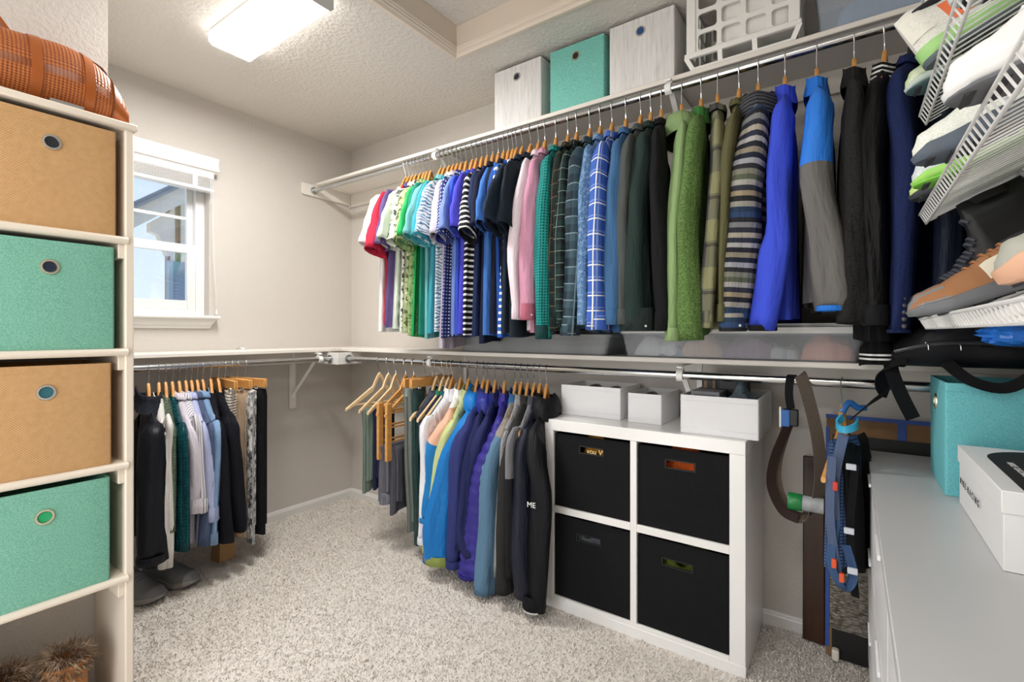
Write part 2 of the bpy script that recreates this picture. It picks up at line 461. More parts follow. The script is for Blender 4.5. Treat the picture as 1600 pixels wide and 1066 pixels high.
part(MB().tube([(.056, WY1-.015, 1.99), (.056, WY1-.014, 1.86)], .002, 6), 'cord_lock', M_VINYL, blind)

# ---- what stands outside the window: the gable eave of the house
M_EXT = paint('#E8DFD2', .7); M_EXT2 = paint('#B79F82', .75); M_ROOF = paint('#9FA1A3', .9, .5, 60)
ev = thing('house_gable', 'cream roof eave and board siding outside the window', 'house', (-1.6, -.9, 1.0))
def outp(u): return u
def slab(p, q, w0, w1, t, x0, x1):
    """slab along the rake p->q in the y-z plane, between x0 and x1"""
    p, q = Vector((0,)+p), Vector((0,)+q); d = (q-p).normalized(); nrm = Vector((0, -d.z, d.y))
    a = [p+nrm*w0, q+nrm*w0, q+nrm*(w0+t), p+nrm*(w0+t)]
    return MB().prism([(v.y, v.z) for v in a], 'x', x0, x1)
PA, PB = (-1.5, 1.596), (.5, 3.15)          # rake of the gable, rising away from the window
part(slab(PA, PB, -.03, 0, .03, -2.05, -1.68), 'roof', M_ROOF, ev)
part(slab(PA, PB, -.045, 0, .02, -1.72, -1.66), 'drip_edge', M_ROOF, ev)
part(slab(PA, PB, -.16, 0, .115, -1.74, -1.70), 'fascia', M_EXT, ev)
part(slab(PA, PB, -.05, 0, .02, -2.05, -1.74), 'soffit', M_EXT, ev)
wl_ = MB().prism([(-.47, .4), (.6, .4), (.6, 3.02), (-.47, 2.22)], 'x', -1.90, -1.84); part(wl_, 'gable_wall', M_EXT2, ev)
for k in range(6):
    y = -.455+k*.075; part(MB().box(-1.84, -1.815, y, y+.030, 1.76, 2.24+k*.055), 'batten', M_EXT, ev)
part(MB().prism([(-.62, 2.05), (-.47, 2.17), (-.47, 1.80), (-.50, 1.80), (-.56, 1.96), (-.62, 1.98)], 'x', -1.84, -1.76), 'bracket', M_EXT, ev)
part(MB().box(-1.83, -1.77, -.485, -.455, .4, 1.76), 'corner_board', paint('#A9B7C2', .6), ev)
part(MB().box(-1.835, -1.80, -.455, -.10, .4, 1.76), 'lower_siding', paint('#8FA0B0', .6), ev)

# ---- doorway casing behind the photographer
m = MB(); m.box(1.26, 1.32, YF, YF+.015, 0, 2.11); m.box(2.18, 2.24, YF, YF+.015, 0, 2.11); m.box(1.32, 2.18, YF, YF+.015, 2.05, 2.11)
struct(m, 'trim_2', M_TRIM, 'white casing of the doorway')

# ================================================================== ceiling lamps
def ceiling_lamp(x0, x1, y0, y1, label, k=1.0):
    r = thing('ceiling_light', label, 'ceiling light', ((x0+x1)/2, (y0+y1)/2, 2.39), 'wraparound ceiling lights')
    P = [(y0, 2.432), (y0, 2.40), (y0+.012, 2.388), (y1-.012, 2.388), (y1, 2.40), (y1, 2.432)]
    part(MB().prism(P, 'x', x0+.002, x1-.004), 'diffuser', emit('#FFFDF8', LAMP_EMIT*k), r)
    part(MB().box(x0+.01, x1-.01, y0-.004, y1+.004, 2.432, 2.44), 'base_plate', paint('#ECEAE6', .4), r)
    for xe in (x0, x1-.004):
        part(MB().prism([(a, b) for a, b in ((y0-.002, 2.44), (y0-.002, 2.398), (y0+.012, 2.385), (y1-.012, 2.385), (y1+.002, 2.398), (y1+.002, 2.44))], 'x', xe, xe+.004), 'end_cap', translucent('#F4F4F2', .6) if xe == x0 else paint('#C9C9C8', .5), r)
    ld = bpy.data.lights.new('tube_light', 'AREA'); ld.shape = 'RECTANGLE'; ld.size = x1-x0; ld.size_y = y1-y0; ld.energy = LAMP_WATT*k; ld.color = (1, .985, .96)
    lo_ = bpy.data.objects.new('tube_light', ld); COL.objects.link(lo_); lo_.parent = r; lo_.location = (0, 0, -.006)
    return r
ceiling_lamp(.663, 1.274, -1.213, -1.032, 'white wraparound ceiling light near the window corner')
ceiling_lamp(2.2, 2.8, -2.62, -2.44, 'added unseen ceiling light near the doorway, filling the room', .55)  # unseen second fixture, added to brighten the room from behind the camera

# ================================================================== shelves and rods
SH_UZ, SH_LZ, RD_UZ, RD_LZ, RD = 2.144, 1.058, 2.086, .9955, .304
def bullnose(x0, x1, y, z, t, axis='x'): pass
sh = thing('wall_shelf', 'long cream shelf with storage boxes under the ceiling', 'shelf', (1.6, -.14, SH_UZ-.019))
part(MB().box(.001, XR-.001, -.282, -.001, SH_UZ-.019, SH_UZ), 'board', M_SHELF, sh, .003)
part(MB().box(.0, XR-.001, -.019, -.001, SH_UZ-.105, SH_UZ-.019), 'cleat', M_SHELF, sh, .002)
P = [(-.385, 2.124), (-.385, 2.054), (-.372, 2.05), (-.02, 2.05), (-.02, 2.125), (-.282, 2.125)]
part(MB().prism(P, 'x', .001, .018), 'end_cleat', M_SHELF, sh, .002)
part(MB().box(XR-.018, XR-.001, -.36, -.02, 2.05, 2.124), 'end_cleat', M_SHELF, sh, .002)
sh2 = thing('wall_shelf', 'cream shelf at waist height running round the corner under the window', 'shelf', (1.6, -.14, SH_LZ-.02))
part(MB().box(.28, XR-.001, -.282, -.001, SH_LZ-.02, SH_LZ), 'board', M_SHELF, sh2, .003)
part(MB().box(.001, .28, -1.619, -.001, SH_LZ-.02, SH_LZ), 'board', M_SHELF, sh2, .003)
part(MB().box(.001, XR-.001, -.019, -.001, SH_LZ-.10, SH_LZ-.02), 'cleat', M_SHELF, sh2, .002)
part(MB().box(.001, .019, -1.619, -.02, SH_LZ-.10, SH_LZ-.02), 'cleat', M_SHELF, sh2, .002)
part(MB().box(.20, .375, -.375, -.357, .962, 1.034), 'corner_block', M_TRIM, sh2, .0015)
part(MB().box(.357, .375, -.357, -.20, .962, 1.034), 'corner_block', M_TRIM, sh2, .0015)

M_CHROME = chrome(.2); M_ZINC = chrome(.38, '#AEB4B8')
def rod(name, label, p0, p1):
    p0, p1 = Vector(p0), Vector(p1); d = (p1-p0).normalized()
    r = thing(name, label, 'rod', tuple((p0+p1)/2), 'chrome closet rods')
    part(MB().tube([p0, p1], .0155, 20), 'bar', M_CHROME, r)
    for p, s_ in ((p0, 1), (p1, -1)):
        ax = 'x' if abs(d.x) > .5 else 'y'
        part(MB().cyl(tuple(p - d*.001*s_ if s_ > 0 else p-d*.009), .0235, .010, ax, 20), 'end_cup', M_ZINC, r)
    return r
rod('closet_rod', 'upper chrome closet rod full of shirts', (.02, -RD, RD_UZ), (XR-.02, -RD, RD_UZ))
rod('closet_rod', 'lower chrome closet rod under the long shelf', (.377, -RD, RD_LZ), (XR-.02, -RD, RD_LZ))
rod('closet_rod', 'chrome closet rod under the window', (RD, -1.617, RD_LZ), (RD, -.377, RD_LZ))

M_BRK = paint('#F4F3F0', .4)
def bracket(x, zs, zr, label, left=False):
    """shelf-and-rod bracket: wall leg, shelf arm, brace, hook round the rod. left: on the window wall"""
    r = thing('shelf_bracket', label, 'bracket', (0, 0, 0), 'white shelf and rod brackets')
    def A(mb):
        if left: mb.v = [(-p[1], p[0], p[2]) for p in mb.v]
        return mb
    zt = zs-.02; w = .011
    part(A(MB().box(x-w, x+w, -.0235, -.019, zt-.30, zt-.001)), 'wall_leg', M_BRK, r, .001, local=True)
    if left: part(A(MB().box(x-.022, x+.022, -.0192, -.001, zt-.36, zt-.082)), 'backing_board', M_SHELF, r, .001, local=True)
    part(A(MB().box(x-w, x+w, -.262, -.020, zt-.008, zt-.001)), 'shelf_arm', M_BRK, r, .001, local=True)
    part(A(MB().tube([(x, -.024, zt-.27), (x, -.30, zr+.03)], .01, 4, flat=((1, 0, 0), .010, .003))), 'brace', M_BRK, r, local=True)
    part(A(MB().tube([(x, -.255, zt-.006), (x, -.30, zr+.036), (x, -.318, zr+.03)], .01, 4, flat=((1, 0, 0), .010, .003))), 'neck', M_BRK, r, local=True)
    arc = [(x, -RD+.019*math.cos(a), zr+.019*math.sin(a)) for a in [R(60+25*k) for k in range(9)]]
    part(A(MB().tube(arc, .01, 4, flat=((1, 0, 0), .012, .0025))), 'rod_hook', M_BRK, r, .001, local=True)
bracket(1.115, SH_UZ, RD_UZ, 'white bracket holding the upper rod above the green shirts')
bracket(2.335, SH_UZ, RD_UZ, 'white bracket holding the upper rod beside the pale green fleece')
bracket(1.075, SH_LZ, RD_LZ, 'white bracket holding the lower rod above the folded trousers')
bracket(2.378, SH_LZ, RD_LZ, 'white bracket holding the lower rod above the white fabric boxes')
bracket(-.45, SH_LZ, RD_LZ, 'white bracket on the wall under the window shelf', left=True)

# ================================================================== hangers
M_HWOOD = wood('#C68A45', '#DDA763', .4, (1, 5, 5), 6); M_HPALE = wood('#DDB988', '#EBCFA4', .45, (1, 5, 5), 6)
M_HDARK = paint('#1B1A1A', .35); M_HOOK = chrome(.25, '#BDBFC1')
def hook_mb():
    rr = .0178; pts = [(0, rr*math.cos(a), rr*math.sin(a)) for a in [R(-20+15*k) for k in range(15)]]
    pts += [(0, -.0165, -.014), (0, -.011, -.030), (0, -.003, -.044), (0, 0, -.054), (0, 0, -.076)]
    return MB().tube(pts, .0019, 6)
def hanger_body():
    n = 29; top = []; bot = []
    for i in range(n):
        y = -.208+.416*i/(n-1); a = abs(y)/.208
        zt = -.068-.075*min(1, a/.20)**1.5-.114*max(0, (a-.20)/.80)
        hgt = .040-.016*min(1, a*1.3)-.008*max(0, a-.8)/.2
        if a < .10: hgt -= .016*(1-a/.10)
        top.append((y, zt)); bot.append((y, zt-hgt))
    m = MB(); P = []
    for (y, zt), (_, zb) in zip(top, bot):
        hw = .0062; zc = (zt+zb)/2; e = .0035
        P.append([(-hw, y, zb+e), (-hw+.003, y, zb), (hw-.003, y, zb), (hw, y, zb+e), (hw, y, zt-e), (hw-.003, y, zt), (-hw+.003, y, zt), (-hw, y, zt-e)])
    m.grid(P, closed_v=True); k = 8
    m.f.append(tuple(range(k))[::-1]); b = (n-1)*k; m.f.append(tuple(range(b, b+k))); return m
def proto_hanger(mat, bar=False):
    r = thing('clothes_hanger', 'x', 'hanger')
    part(hook_mb(), 'hook', M_HOOK, r, local=True); part(hanger_body(), 'shoulder_bar', mat, r, local=True)
    if bar: part(MB().tube([(0, -.185, -.243), (0, .185, -.243)], .006, 10), 'trouser_bar', mat, r, local=True)
    return r
def proto_clamp(mat):
    r = thing('trouser_hanger', 'x', 'hanger')
    part(hook_mb(), 'hook', M_HOOK, r, local=True)
    for s_ in (-1, 1): part(MB().box(min(.0005*s_, .009*s_), max(.0005*s_, .009*s_), -.175, .175, -.118, -.074), 'clamp_bar', mat, r, .003, local=True)
    for y in (-.12, .12):
        part(MB().box(-.016, .016, y-.012, y+.012, -.128, -.112), 'clip', M_CHROME, r, .002, local=True)
    return r
def proto_ladder(mat):
    r = thing('ladder_hanger', 'x', 'hanger')
    part(hook_mb(), 'hook', M_HOOK, r, local=True); part(hanger_body(), 'shoulder_bar', mat, r, local=True)
    for y in (-.185, .185): part(MB().box(-.0085, .0085, y-.017, y+.017, -.50, -.205), 'post', mat, r, .002, local=True)
    for k in range(4): part(MB().tube([(0, -.17, -.255-.075*k), (0, .17, -.255-.075*k)], .0055, 8), 'rung', mat, r, local=True)
    return r
PROTO = {'std': proto_hanger(M_HWOOD), 'pale': proto_hanger(M_HPALE, True), 'black': proto_hanger(M_HDARK), 'clamp': proto_clamp(M_HWOOD), 'ladder': proto_ladder(M_HWOOD)}
USED = set()
def hang(kind, rodn, p, dxs, label):
    loc, rz = ((p, -RD, RD_UZ if rodn == 'U' else RD_LZ), math.atan2(dxs, .19)) if rodn != 'L' else ((RD, p, RD_LZ), R(90)+math.asin(max(-.9, min(.9, dxs/.19))))
    grp = {'U': 'hangers on the upper rod', 'R': 'hangers on the lower rod under the long shelf', 'L': 'hangers on the rod under the window'}[rodn]
    src = PROTO[kind]
    if kind not in USED:
        USED.add(kind); src.location = loc; src.rotation_euler = (0, 0, rz); src['label'] = label; src['group'] = grp; return src
    return copy_tree(src, loc, rz, label, grp)

# ================================================================== cloth materials (UV: u round the body, v down, in metres)
@cached
def fab(hexc, pat='plain', c2=None, c3=None, a=.03, b=.4, rough=.85, bump=.25, sheen=0.0):
    t = NT('cloth_' + pat); t.set(Roughness=rough); t.p.inputs['Specular IOR Level'].default_value = .25
    t.p.inputs['Sheen Weight'].default_value = sheen; t.p.inputs['Sheen Roughness'].default_value = .5
    uv = t.tc('UV'); s = t.sep(uv); ob = t.tc('Object'); u, v = s[0], s[1]
    dk = lambda h, k: tuple(c*k for c in lin(h)[:3])+(1,)
    def band(x, per, duty): return t.math('LESS_THAN', t.math('FRACT', t.math('DIVIDE', x, per)), duty)
    base = None; hgt = None
    if pat == 'hs': base = t.mix(band(v, a, b), hexc, c2)
    elif pat == 'vs': base = t.mix(band(u, a, b), hexc, c2)
    elif pat == 'plaid':
        w1 = band(u, a, b); w2 = band(v, a, b)
        base = t.mix(t.math('MULTIPLY', t.math('ADD', w1, w2), .42), hexc, c2)
        off = a*.5
        l = t.math('MAXIMUM', band(t.math('ADD', u, off), a, .07), band(t.math('ADD', v, off), a, .07))
        base = t.mix(t.math('MULTIPLY', l, .6), base, c3)
    elif pat == 'check':
        w1 = band(u, a, .075); w2 = band(v, a, .075); w3 = band(t.math('ADD', u, a*.22), a, .1); w4 = band(t.math('ADD', v, a*.22), a, .1)
        base = t.mix(t.math('MULTIPLY', t.math('MAXIMUM', w3, w4), .5), hexc, c2)
        base = t.mix(t.math('MAXIMUM', w1, w2), base, c3)
    elif pat == 'dots':
        d = t.vor(uv, 1/a, rnd=0.0); base = t.mix(t.math('LESS_THAN', d, b), hexc, c2)
    elif pat == 'floral':
        n1 = t.noise(uv, 1/a, 2); n2 = t.vor(uv, 1.3/a)
        base = t.mix(t.math('GREATER_THAN', n1, .54), hexc, c2); base = t.mix(t.math('LESS_THAN', n2, .28), base, c3 or c2)
    elif pat == 'swirl':
        w = t.n('ShaderNodeTexWave', wave_type='RINGS'); w.inputs['Scale'].default_value = 1/a; w.inputs['Distortion'].default_value = 9; w.inputs['Detail'].default_value = 2; w.inputs['Detail Scale'].default_value = 1.2
        t.l(uv, w.inputs['Vector']); base = t.mix(t.ramp(w.outputs['Fac'], [(.55, (0, 0, 0, 1)), (.7, (1, 1, 1, 1))]), hexc, c2)
    elif pat == 'heather':
        n1 = t.noise(t.tc('UV', scale=(500, 160, 1)), 1., 2, .8)
        base = t.mix(t.ramp(n1, [(.42, (0, 0, 0, 1)), (.58, (1, 1, 1, 1))]), hexc, c2)
    elif pat == 'sequin':
        d = t.vor(uv, 1/a, rnd=.35); base = t.mix(t.math('MULTIPLY', d, 1.6), hexc, c2); hgt = d
        t.set(Metallic=.35, Roughness=.35)
    elif pat == 'fleece':
        n1 = t.noise(ob, 170, 4, .8); base = t.mix(t.ramp(n1, [(.38, (0, 0, 0, 1)), (.62, (1, 1, 1, 1))]), dk(hexc, .55), hexc if not c2 else c2); hgt = n1
    elif pat == 'block':
        base = t.mix(t.math('GREATER_THAN', v, a), hexc, c2)
        if c3: base = t.mix(t.math('GREATER_THAN', v, b), base, c3)
    elif pat == 'lines2':
        f = [t.math('MULTIPLY', t.math('GREATER_THAN', v, x), t.math('LESS_THAN', v, x+.0055)) for x in (a, b)]
        base = t.mix(t.math('ADD', f[0], f[1]), hexc, c2)
    elif pat == 'baja':
        f = t.math('FRACT', t.math('DIVIDE', v, .31))
        cols = ['#7C7E80', '#2E313C', '#A69F90', '#2C3040', '#A9A8A6', '#26282F', '#8E8674', '#232837', '#9C9DA2', '#2D2E32', '#7C7D70', '#565C4B', '#A09D97', '#2E313B', '#94876E', '#232529', '#939087', '#26384F', '#2E4468', '#24262C']
        base = t.ramp(f, [(i/len(cols), c) for i, c in enumerate(cols)], 'CONSTANT')
    elif pat == 'snake':
        d = t.noise(t.tc('UV', scale=(1, .6, 1)), 1/a, 4, .7); base = t.ramp(d, [(.42, hexc), (.5, c3 or '#9A9A9A'), (.58, c2)])
    else:
        n1 = t.noise(ob, 7, 3); base = t.mix(n1, dk(hexc, .86), hexc)
    t.color(base)
    if hgt is None: hgt = t.noise(ob, 420, 2, .6)
    fold = t.noise(t.tc('UV', scale=(16, 3.2, 1)), 1.6, 3, .55)
    fb = t.n('ShaderNodeBump'); fb.inputs['Strength'].default_value = .55; fb.inputs['Distance'].default_value = .03; t.l(fold, fb.inputs['Height'])
    b_ = t.n('ShaderNodeBump'); b_.inputs['Strength'].default_value = bump; b_.inputs['Distance'].default_value = .0015
    t.l(hgt, b_.inputs['Height']); t.l(fb.outputs[0], b_.inputs['Normal']); t.l(b_.outputs[0], t.p.inputs['Normal'])
    return t.m

def sm(x): x = max(0., min(1., x)); return x*x*(3-2*x)

def frame_fn(rodn, p):
    """map rod-frame coordinates (along the rod, out towards the room, up) to the world"""
    if rodn == 'L': return lambda a, q, z: (RD+q, a, z)
    return lambda a, q, z: (a, -RD-q, z)

def cloth_body(W, p, dxs, zr, hem, T, hw=.185, rs=None, A=.006, top='shoulder', q0=None, q1=None, ztop=None, n=25, m=22, flare=.06, slit=None, hem_tilt=0.0, tuck=0.0, hemw=.006):
    """a hanging garment body: two leaves joined at the sides, open hem"""
    ph = [rs.uniform(0, 6.28) for _ in range(5)]
    mb = MB(); P = []; UV = []
    qc = 0.0 if q0 is None else (q0+q1)/2; hw_ = hw if q0 is None else (q1-q0)/2
    S = [-math.cos(math.pi*i/(n-1)) for i in range(n)]
    for side in (1, -1):
        for s_ in (S if side == 1 else S[::-1][1:-1]):
            col = []; uvc = []
            for j in range(m):
                v = (j/(m-1))**1.45
                if top == 'shoulder':
                    a = abs(s_); zt = zr-.109-.127*a
                    if a < .3: zt -= (.034 if side == 1 else .022)*(1-(a/.3)**2)
                else: zt = ztop
                hz = hem+hem_tilt*s_+hemw*math.sin(3*s_+ph[3])
                z = zt+(hz-zt)*v
                wq = 1-.10*sm(v/.3)+flare*v - tuck*sm((v-.4)/.6)
                q = qc+s_*hw_*wq
                th = ((.018+(max(T, .018)-.018)*sm(v/.4))*math.sqrt(max(0, 1-abs(s_)**3.2))+.003)*math.sqrt(min(1, v/.05+(.45 if top == 'shoulder' and abs(s_) < .26 else 0)))
                g = sm(v/.28)
                wv = A*g*(.6*math.sin(5*s_+ph[0]+1.3*v)+.45*math.sin(9.5*s_+ph[1]-1.7*v))
                wi = A*.55*g*math.sin(13*s_+ph[2]+side*1.1+v)
                x = p+s_*dxs+side*th+wv+wi*side
                col.append(W(x, q, z)); uvc.append((s_*hw_*side+(0 if side == 1 else .7), zr-z))
            P.append(col); UV.append(uvc)
    mb.grid(P, UV, closed_u=True); return mb

def cloth_sleeve(pts, rad, nrm, rs, k=20, rings=14, wrinkle=.13, closed_top=False, v0=0.0, gather=0.0, quilt=0.0):
    """tube of cloth; pts world path, rad [(across plane, in plane)], nrm = normal of the garment plane"""
    P = crom(pts, rings); N0 = Vector(nrm); ph = [rs.uniform(0, 6.28) for _ in range(4)]
    rr = crom([(a, b, 0) for a, b in rad], rings); G = []; UV = []; L = v0
    for i, p in enumerate(P):
        t = (P[min(i+1, rings-1)]-P[max(i-1, 0)]).normalized()
        A = (N0-t*N0.dot(t)).normalized(); B = t.cross(A)
        if i: L += (p-P[i-1]).length
        f = i/(rings-1); row = []; uvr = []
        g = 1-gather*sm((f-.88)/.12)
        for j in range(k):
            th = 2*math.pi*j/k
            r = 1+wrinkle*(.25+.75*f)*(math.sin(2*th+ph[0]+3*f)+.8*math.sin(3*th+ph[1]-4*f)+.5*math.sin(5*th+ph[3]+5*f))+.06*math.sin(22*f+ph[2]+2*th)*sm(f*3)
            if quilt: r += .16*abs(math.sin(math.pi*L/quilt))-.08
            q = p+A*(rr[i].x*math.cos(th)*r*g)+B*(rr[i].y*math.sin(th)*r*g)
            row.append(tuple(q)); uvr.append((j/k*2*(rr[i].x+rr[i].y)*1.3, L))
        G.append(row); UV.append(uvr)
    c = P[-1]; t = (P[-1]-P[-2]).normalized()      # turned-in hem
    for sc, up in ((.90, .002), (.84, .03)):
        G.append([tuple(c+(Vector(q)-c)*sc-t*up) for q in G[rings-1]]); UV.append([(a, L) for a, _ in UV[rings-1]])
    return MB().grid(G, UV, closed_v=True)

def cloth_collar(W, p, zr, style, rs, dxs=0.0):
    hgt, ax, aq = {'tee': (.006, .022, .056), 'shirt': (.020, .024, .054), 'stand': (.024, .030, .060), 'hood': (.026, .040, .070), 'rib': (.016, .030, .060), 'fur': (.04, .050, .095)}[style]
    G = []; n = 20; UV = []; prof = [(1.25, -.034), (1.12, -.012), (1.03, .002), (1.0, hgt*.5), (1.02, hgt*.9), (.96, hgt), (.86, hgt*.9), (.80, .0), (.78, -.03)]
    if style == 'shirt': prof = [(1.02, -.030), (1.0, .0), (.98, hgt*.8), (1.0, hgt), (1.10, hgt*.92), (1.30, hgt*.35), (1.38, -.004), (1.35, -.008), (1.26, hgt*.10)]
    if style == 'hood': prof = [(1.7, -.060), (1.75, -.02), (1.55, .006), (1.25, hgt*.75), (1.0, hgt), (.8, hgt*.8), (.72, 0), (.7, -.03)]
    for k in range(n):
        a = 2*math.pi*k/n; row = []; uvr = []
        for r, h in prof:
            q = aq*math.sin(a)*r; x = ax*math.cos(a)*r
            z = zr-.117-.70*abs(q)+.25*q*q/aq-.014*max(0, math.cos(a))+h
            row.append(W(p+q/.19*dxs+x, q, z)); uvr.append((a/6.283*.3, h+.1+r*.02))
        G.append(row); UV.append(uvr)
    return MB().grid(G, UV, closed_u=True)

def garment(rodn, name, cat, label, p, dxs, mat, path=None, hem=None, T=.022, hw=.185, collar='tee', mat2=None, cuff=None, cuffmat=None, hanger='std', seed=1, A=.006, quilt=0.0, short=None, tuck=0.0, buttons=0, gather=0.0, collar_mat=None, hem_rib=None, group=None, flare=.06, hanger_label=None, sleeves=True):
    """one hung top: body, two sleeves, collar, cuffs, on its own hanger"""
    rs = random.Random(seed*7919+13); A *= rs.uniform(1.2, 2.2); hw *= rs.uniform(.96, 1.05); flare += rs.uniform(-.02, .16) if short is not None else 0; zr = RD_UZ if rodn == 'U' else RD_LZ; W = frame_fn(rodn, p)
    hem = hem if hem is not None else (1.17 if rodn == 'U' else .30)
    g = group or {'U': 'tops hanging on the upper rod', 'R': 'tops hanging on the lower rod', 'L': 'tops hanging under the window'}[rodn]
    r = thing(name, label, cat, W(p, 0, hem), g)
    sl = mat2 or mat
    body = part(cloth_body(W, p, dxs, zr, hem, T, hw, rs, A, tuck=tuck, flare=flare), 'body', mat, r, angle=180)
    nx = Vector(W(1, 0, 0))-Vector(W(0, 0, 0)); nq = Vector(W(0, 1, 0))-Vector(W(0, 0, 0))
    nd = (nx*dxs+nq*hw).normalized(); nrm = Vector((0, 0, 1)).cross(nd)
    H0 = Vector(W(p, 0, 0)); PT = lambda a, z, sg=1: tuple(H0+nd*a*sg+Vector((0, 0, zr+z)))
    if sleeves:
        if short is not None:                                   # short sleeves flare out and down
            ln, wd, off = short
            for sg in (1, -1):
                k = 1 if sg == 1 else .62
                pts = [PT(.125*1, -.262, sg), PT(.178, -.275, sg), PT(.178+(.042)*k, -.27-.12*ln, sg), PT(.178+.072*k*ln+off*.2, -.27-.225*ln, sg)]
                pts = [tuple(Vector(q)+nx*(off*i/3 if sg == 1 else 0)) for i, q in enumerate(pts)]
                rad = [(.012, .062), (.024, .068), (.031, .070*wd), (.033, .067*wd)]
                part(cloth_sleeve(pts, rad, nrm, rs, rings=12, wrinkle=.10, v0=.25), 'sleeve', sl, r, angle=180)
        else:
            last = None
            for sg in (1, -1):
                pts = [PT(.120, -.262, sg), PT(.172, -.290, sg)]; w1 = path[0][2]; rad = [(max(.014, w1*.30), .060), (max(.024, w1*.44), .058)]
                n = len(path)
                for i, (dx, z, w) in enumerate(path):
                    f = (i+1)/n
                    if sg == 1: pts.append(W(p+dx+(rs.uniform(-.006, .006) if i < n-1 else 0), .195+.012*f+(rs.uniform(-.008, .012) if i < n-1 else 0), z))
                    else: pts.append(W(p-dx*.3, -.190, z))
                    rad.append((max(.016, w*.48) if sg == 1 else .022, .048 if i < n-1 else .042))
                if sg == 1: last = (Vector(pts[-1]), rad[-1])
                so = part(cloth_sleeve(pts, rad, nrm, rs, rings=20 if not quilt else 72, v0=.25, gather=gather, quilt=quilt), 'sleeve', sl, r, angle=180)
                if sg == 1 and cuff:                            # cuff band round the sleeve end
                    c, (ra, rb) = last; ra *= 1.05; rb *= 1.05; g_ = 1-gather*.95
                    G = []; UVc = []
                    for h, q in ((cuff, 1.04), (cuff*.5, 1.07), (-.004, 1.07), (-.006, .98), (.0, .9)):
                        row = []
                        for j in range(16):
                            a = 2*math.pi*j/16
                            row.append(tuple(c+nrm*(ra*q*g_*math.cos(a))+nd*(rb*q*g_*math.sin(a))+Vector((0, 0, h))))
                        G.append(row); UVc.append([(j/16*.2+.001, zr-c.z-h) for j in range(16)])
                    co = part(MB().grid(G, UVc, closed_v=True), 'cuff', cuffmat or sl, so, angle=180)
                    for b_ in range(buttons):
                        bc = c+nd*(rb*1.06)*.8+nrm*(ra*1.02)*(.62)*(1 if nrm.dot(nx) > 0 else -1)+Vector((0, 0, .012+.018*b_ if buttons > 2 else .012))
                        if buttons == 2: bc = c+nd*(rb*1.08)*(.72)+nrm*ra*1.0*(.75 if nrm.dot(nx) > 0 else -.75)+nx*(-.016*b_)+Vector((0, 0, .014))
                        rb_ = .0045 if buttons < 4 else .0068; part(MB().ball(tuple(bc), rb_, rb_, rb_, 10, 7), 'button', paint('#D9D6D0', .3) if buttons < 4 else paint('#4A4A52', .25), co)
    if collar: part(cloth_collar(W, p, zr, collar, rs, dxs), 'collar', collar_mat or mat, r, angle=180)
    if hem_rib:
        hm, hh = hem_rib
        part(cloth_body(W, p, dxs, zr, hem-hh, T*.9, hw*.94, random.Random(seed), A*.5, top='flat', q0=-hw*.9, q1=hw*.9, ztop=hem+.01, m=7, flare=0), 'hem_band', hm, r, angle=180)
    if hanger: hang(hanger, rodn, p, dxs, hanger_label or ('hanger holding the ' + ' '.join(label.split()[:13])))
    return r

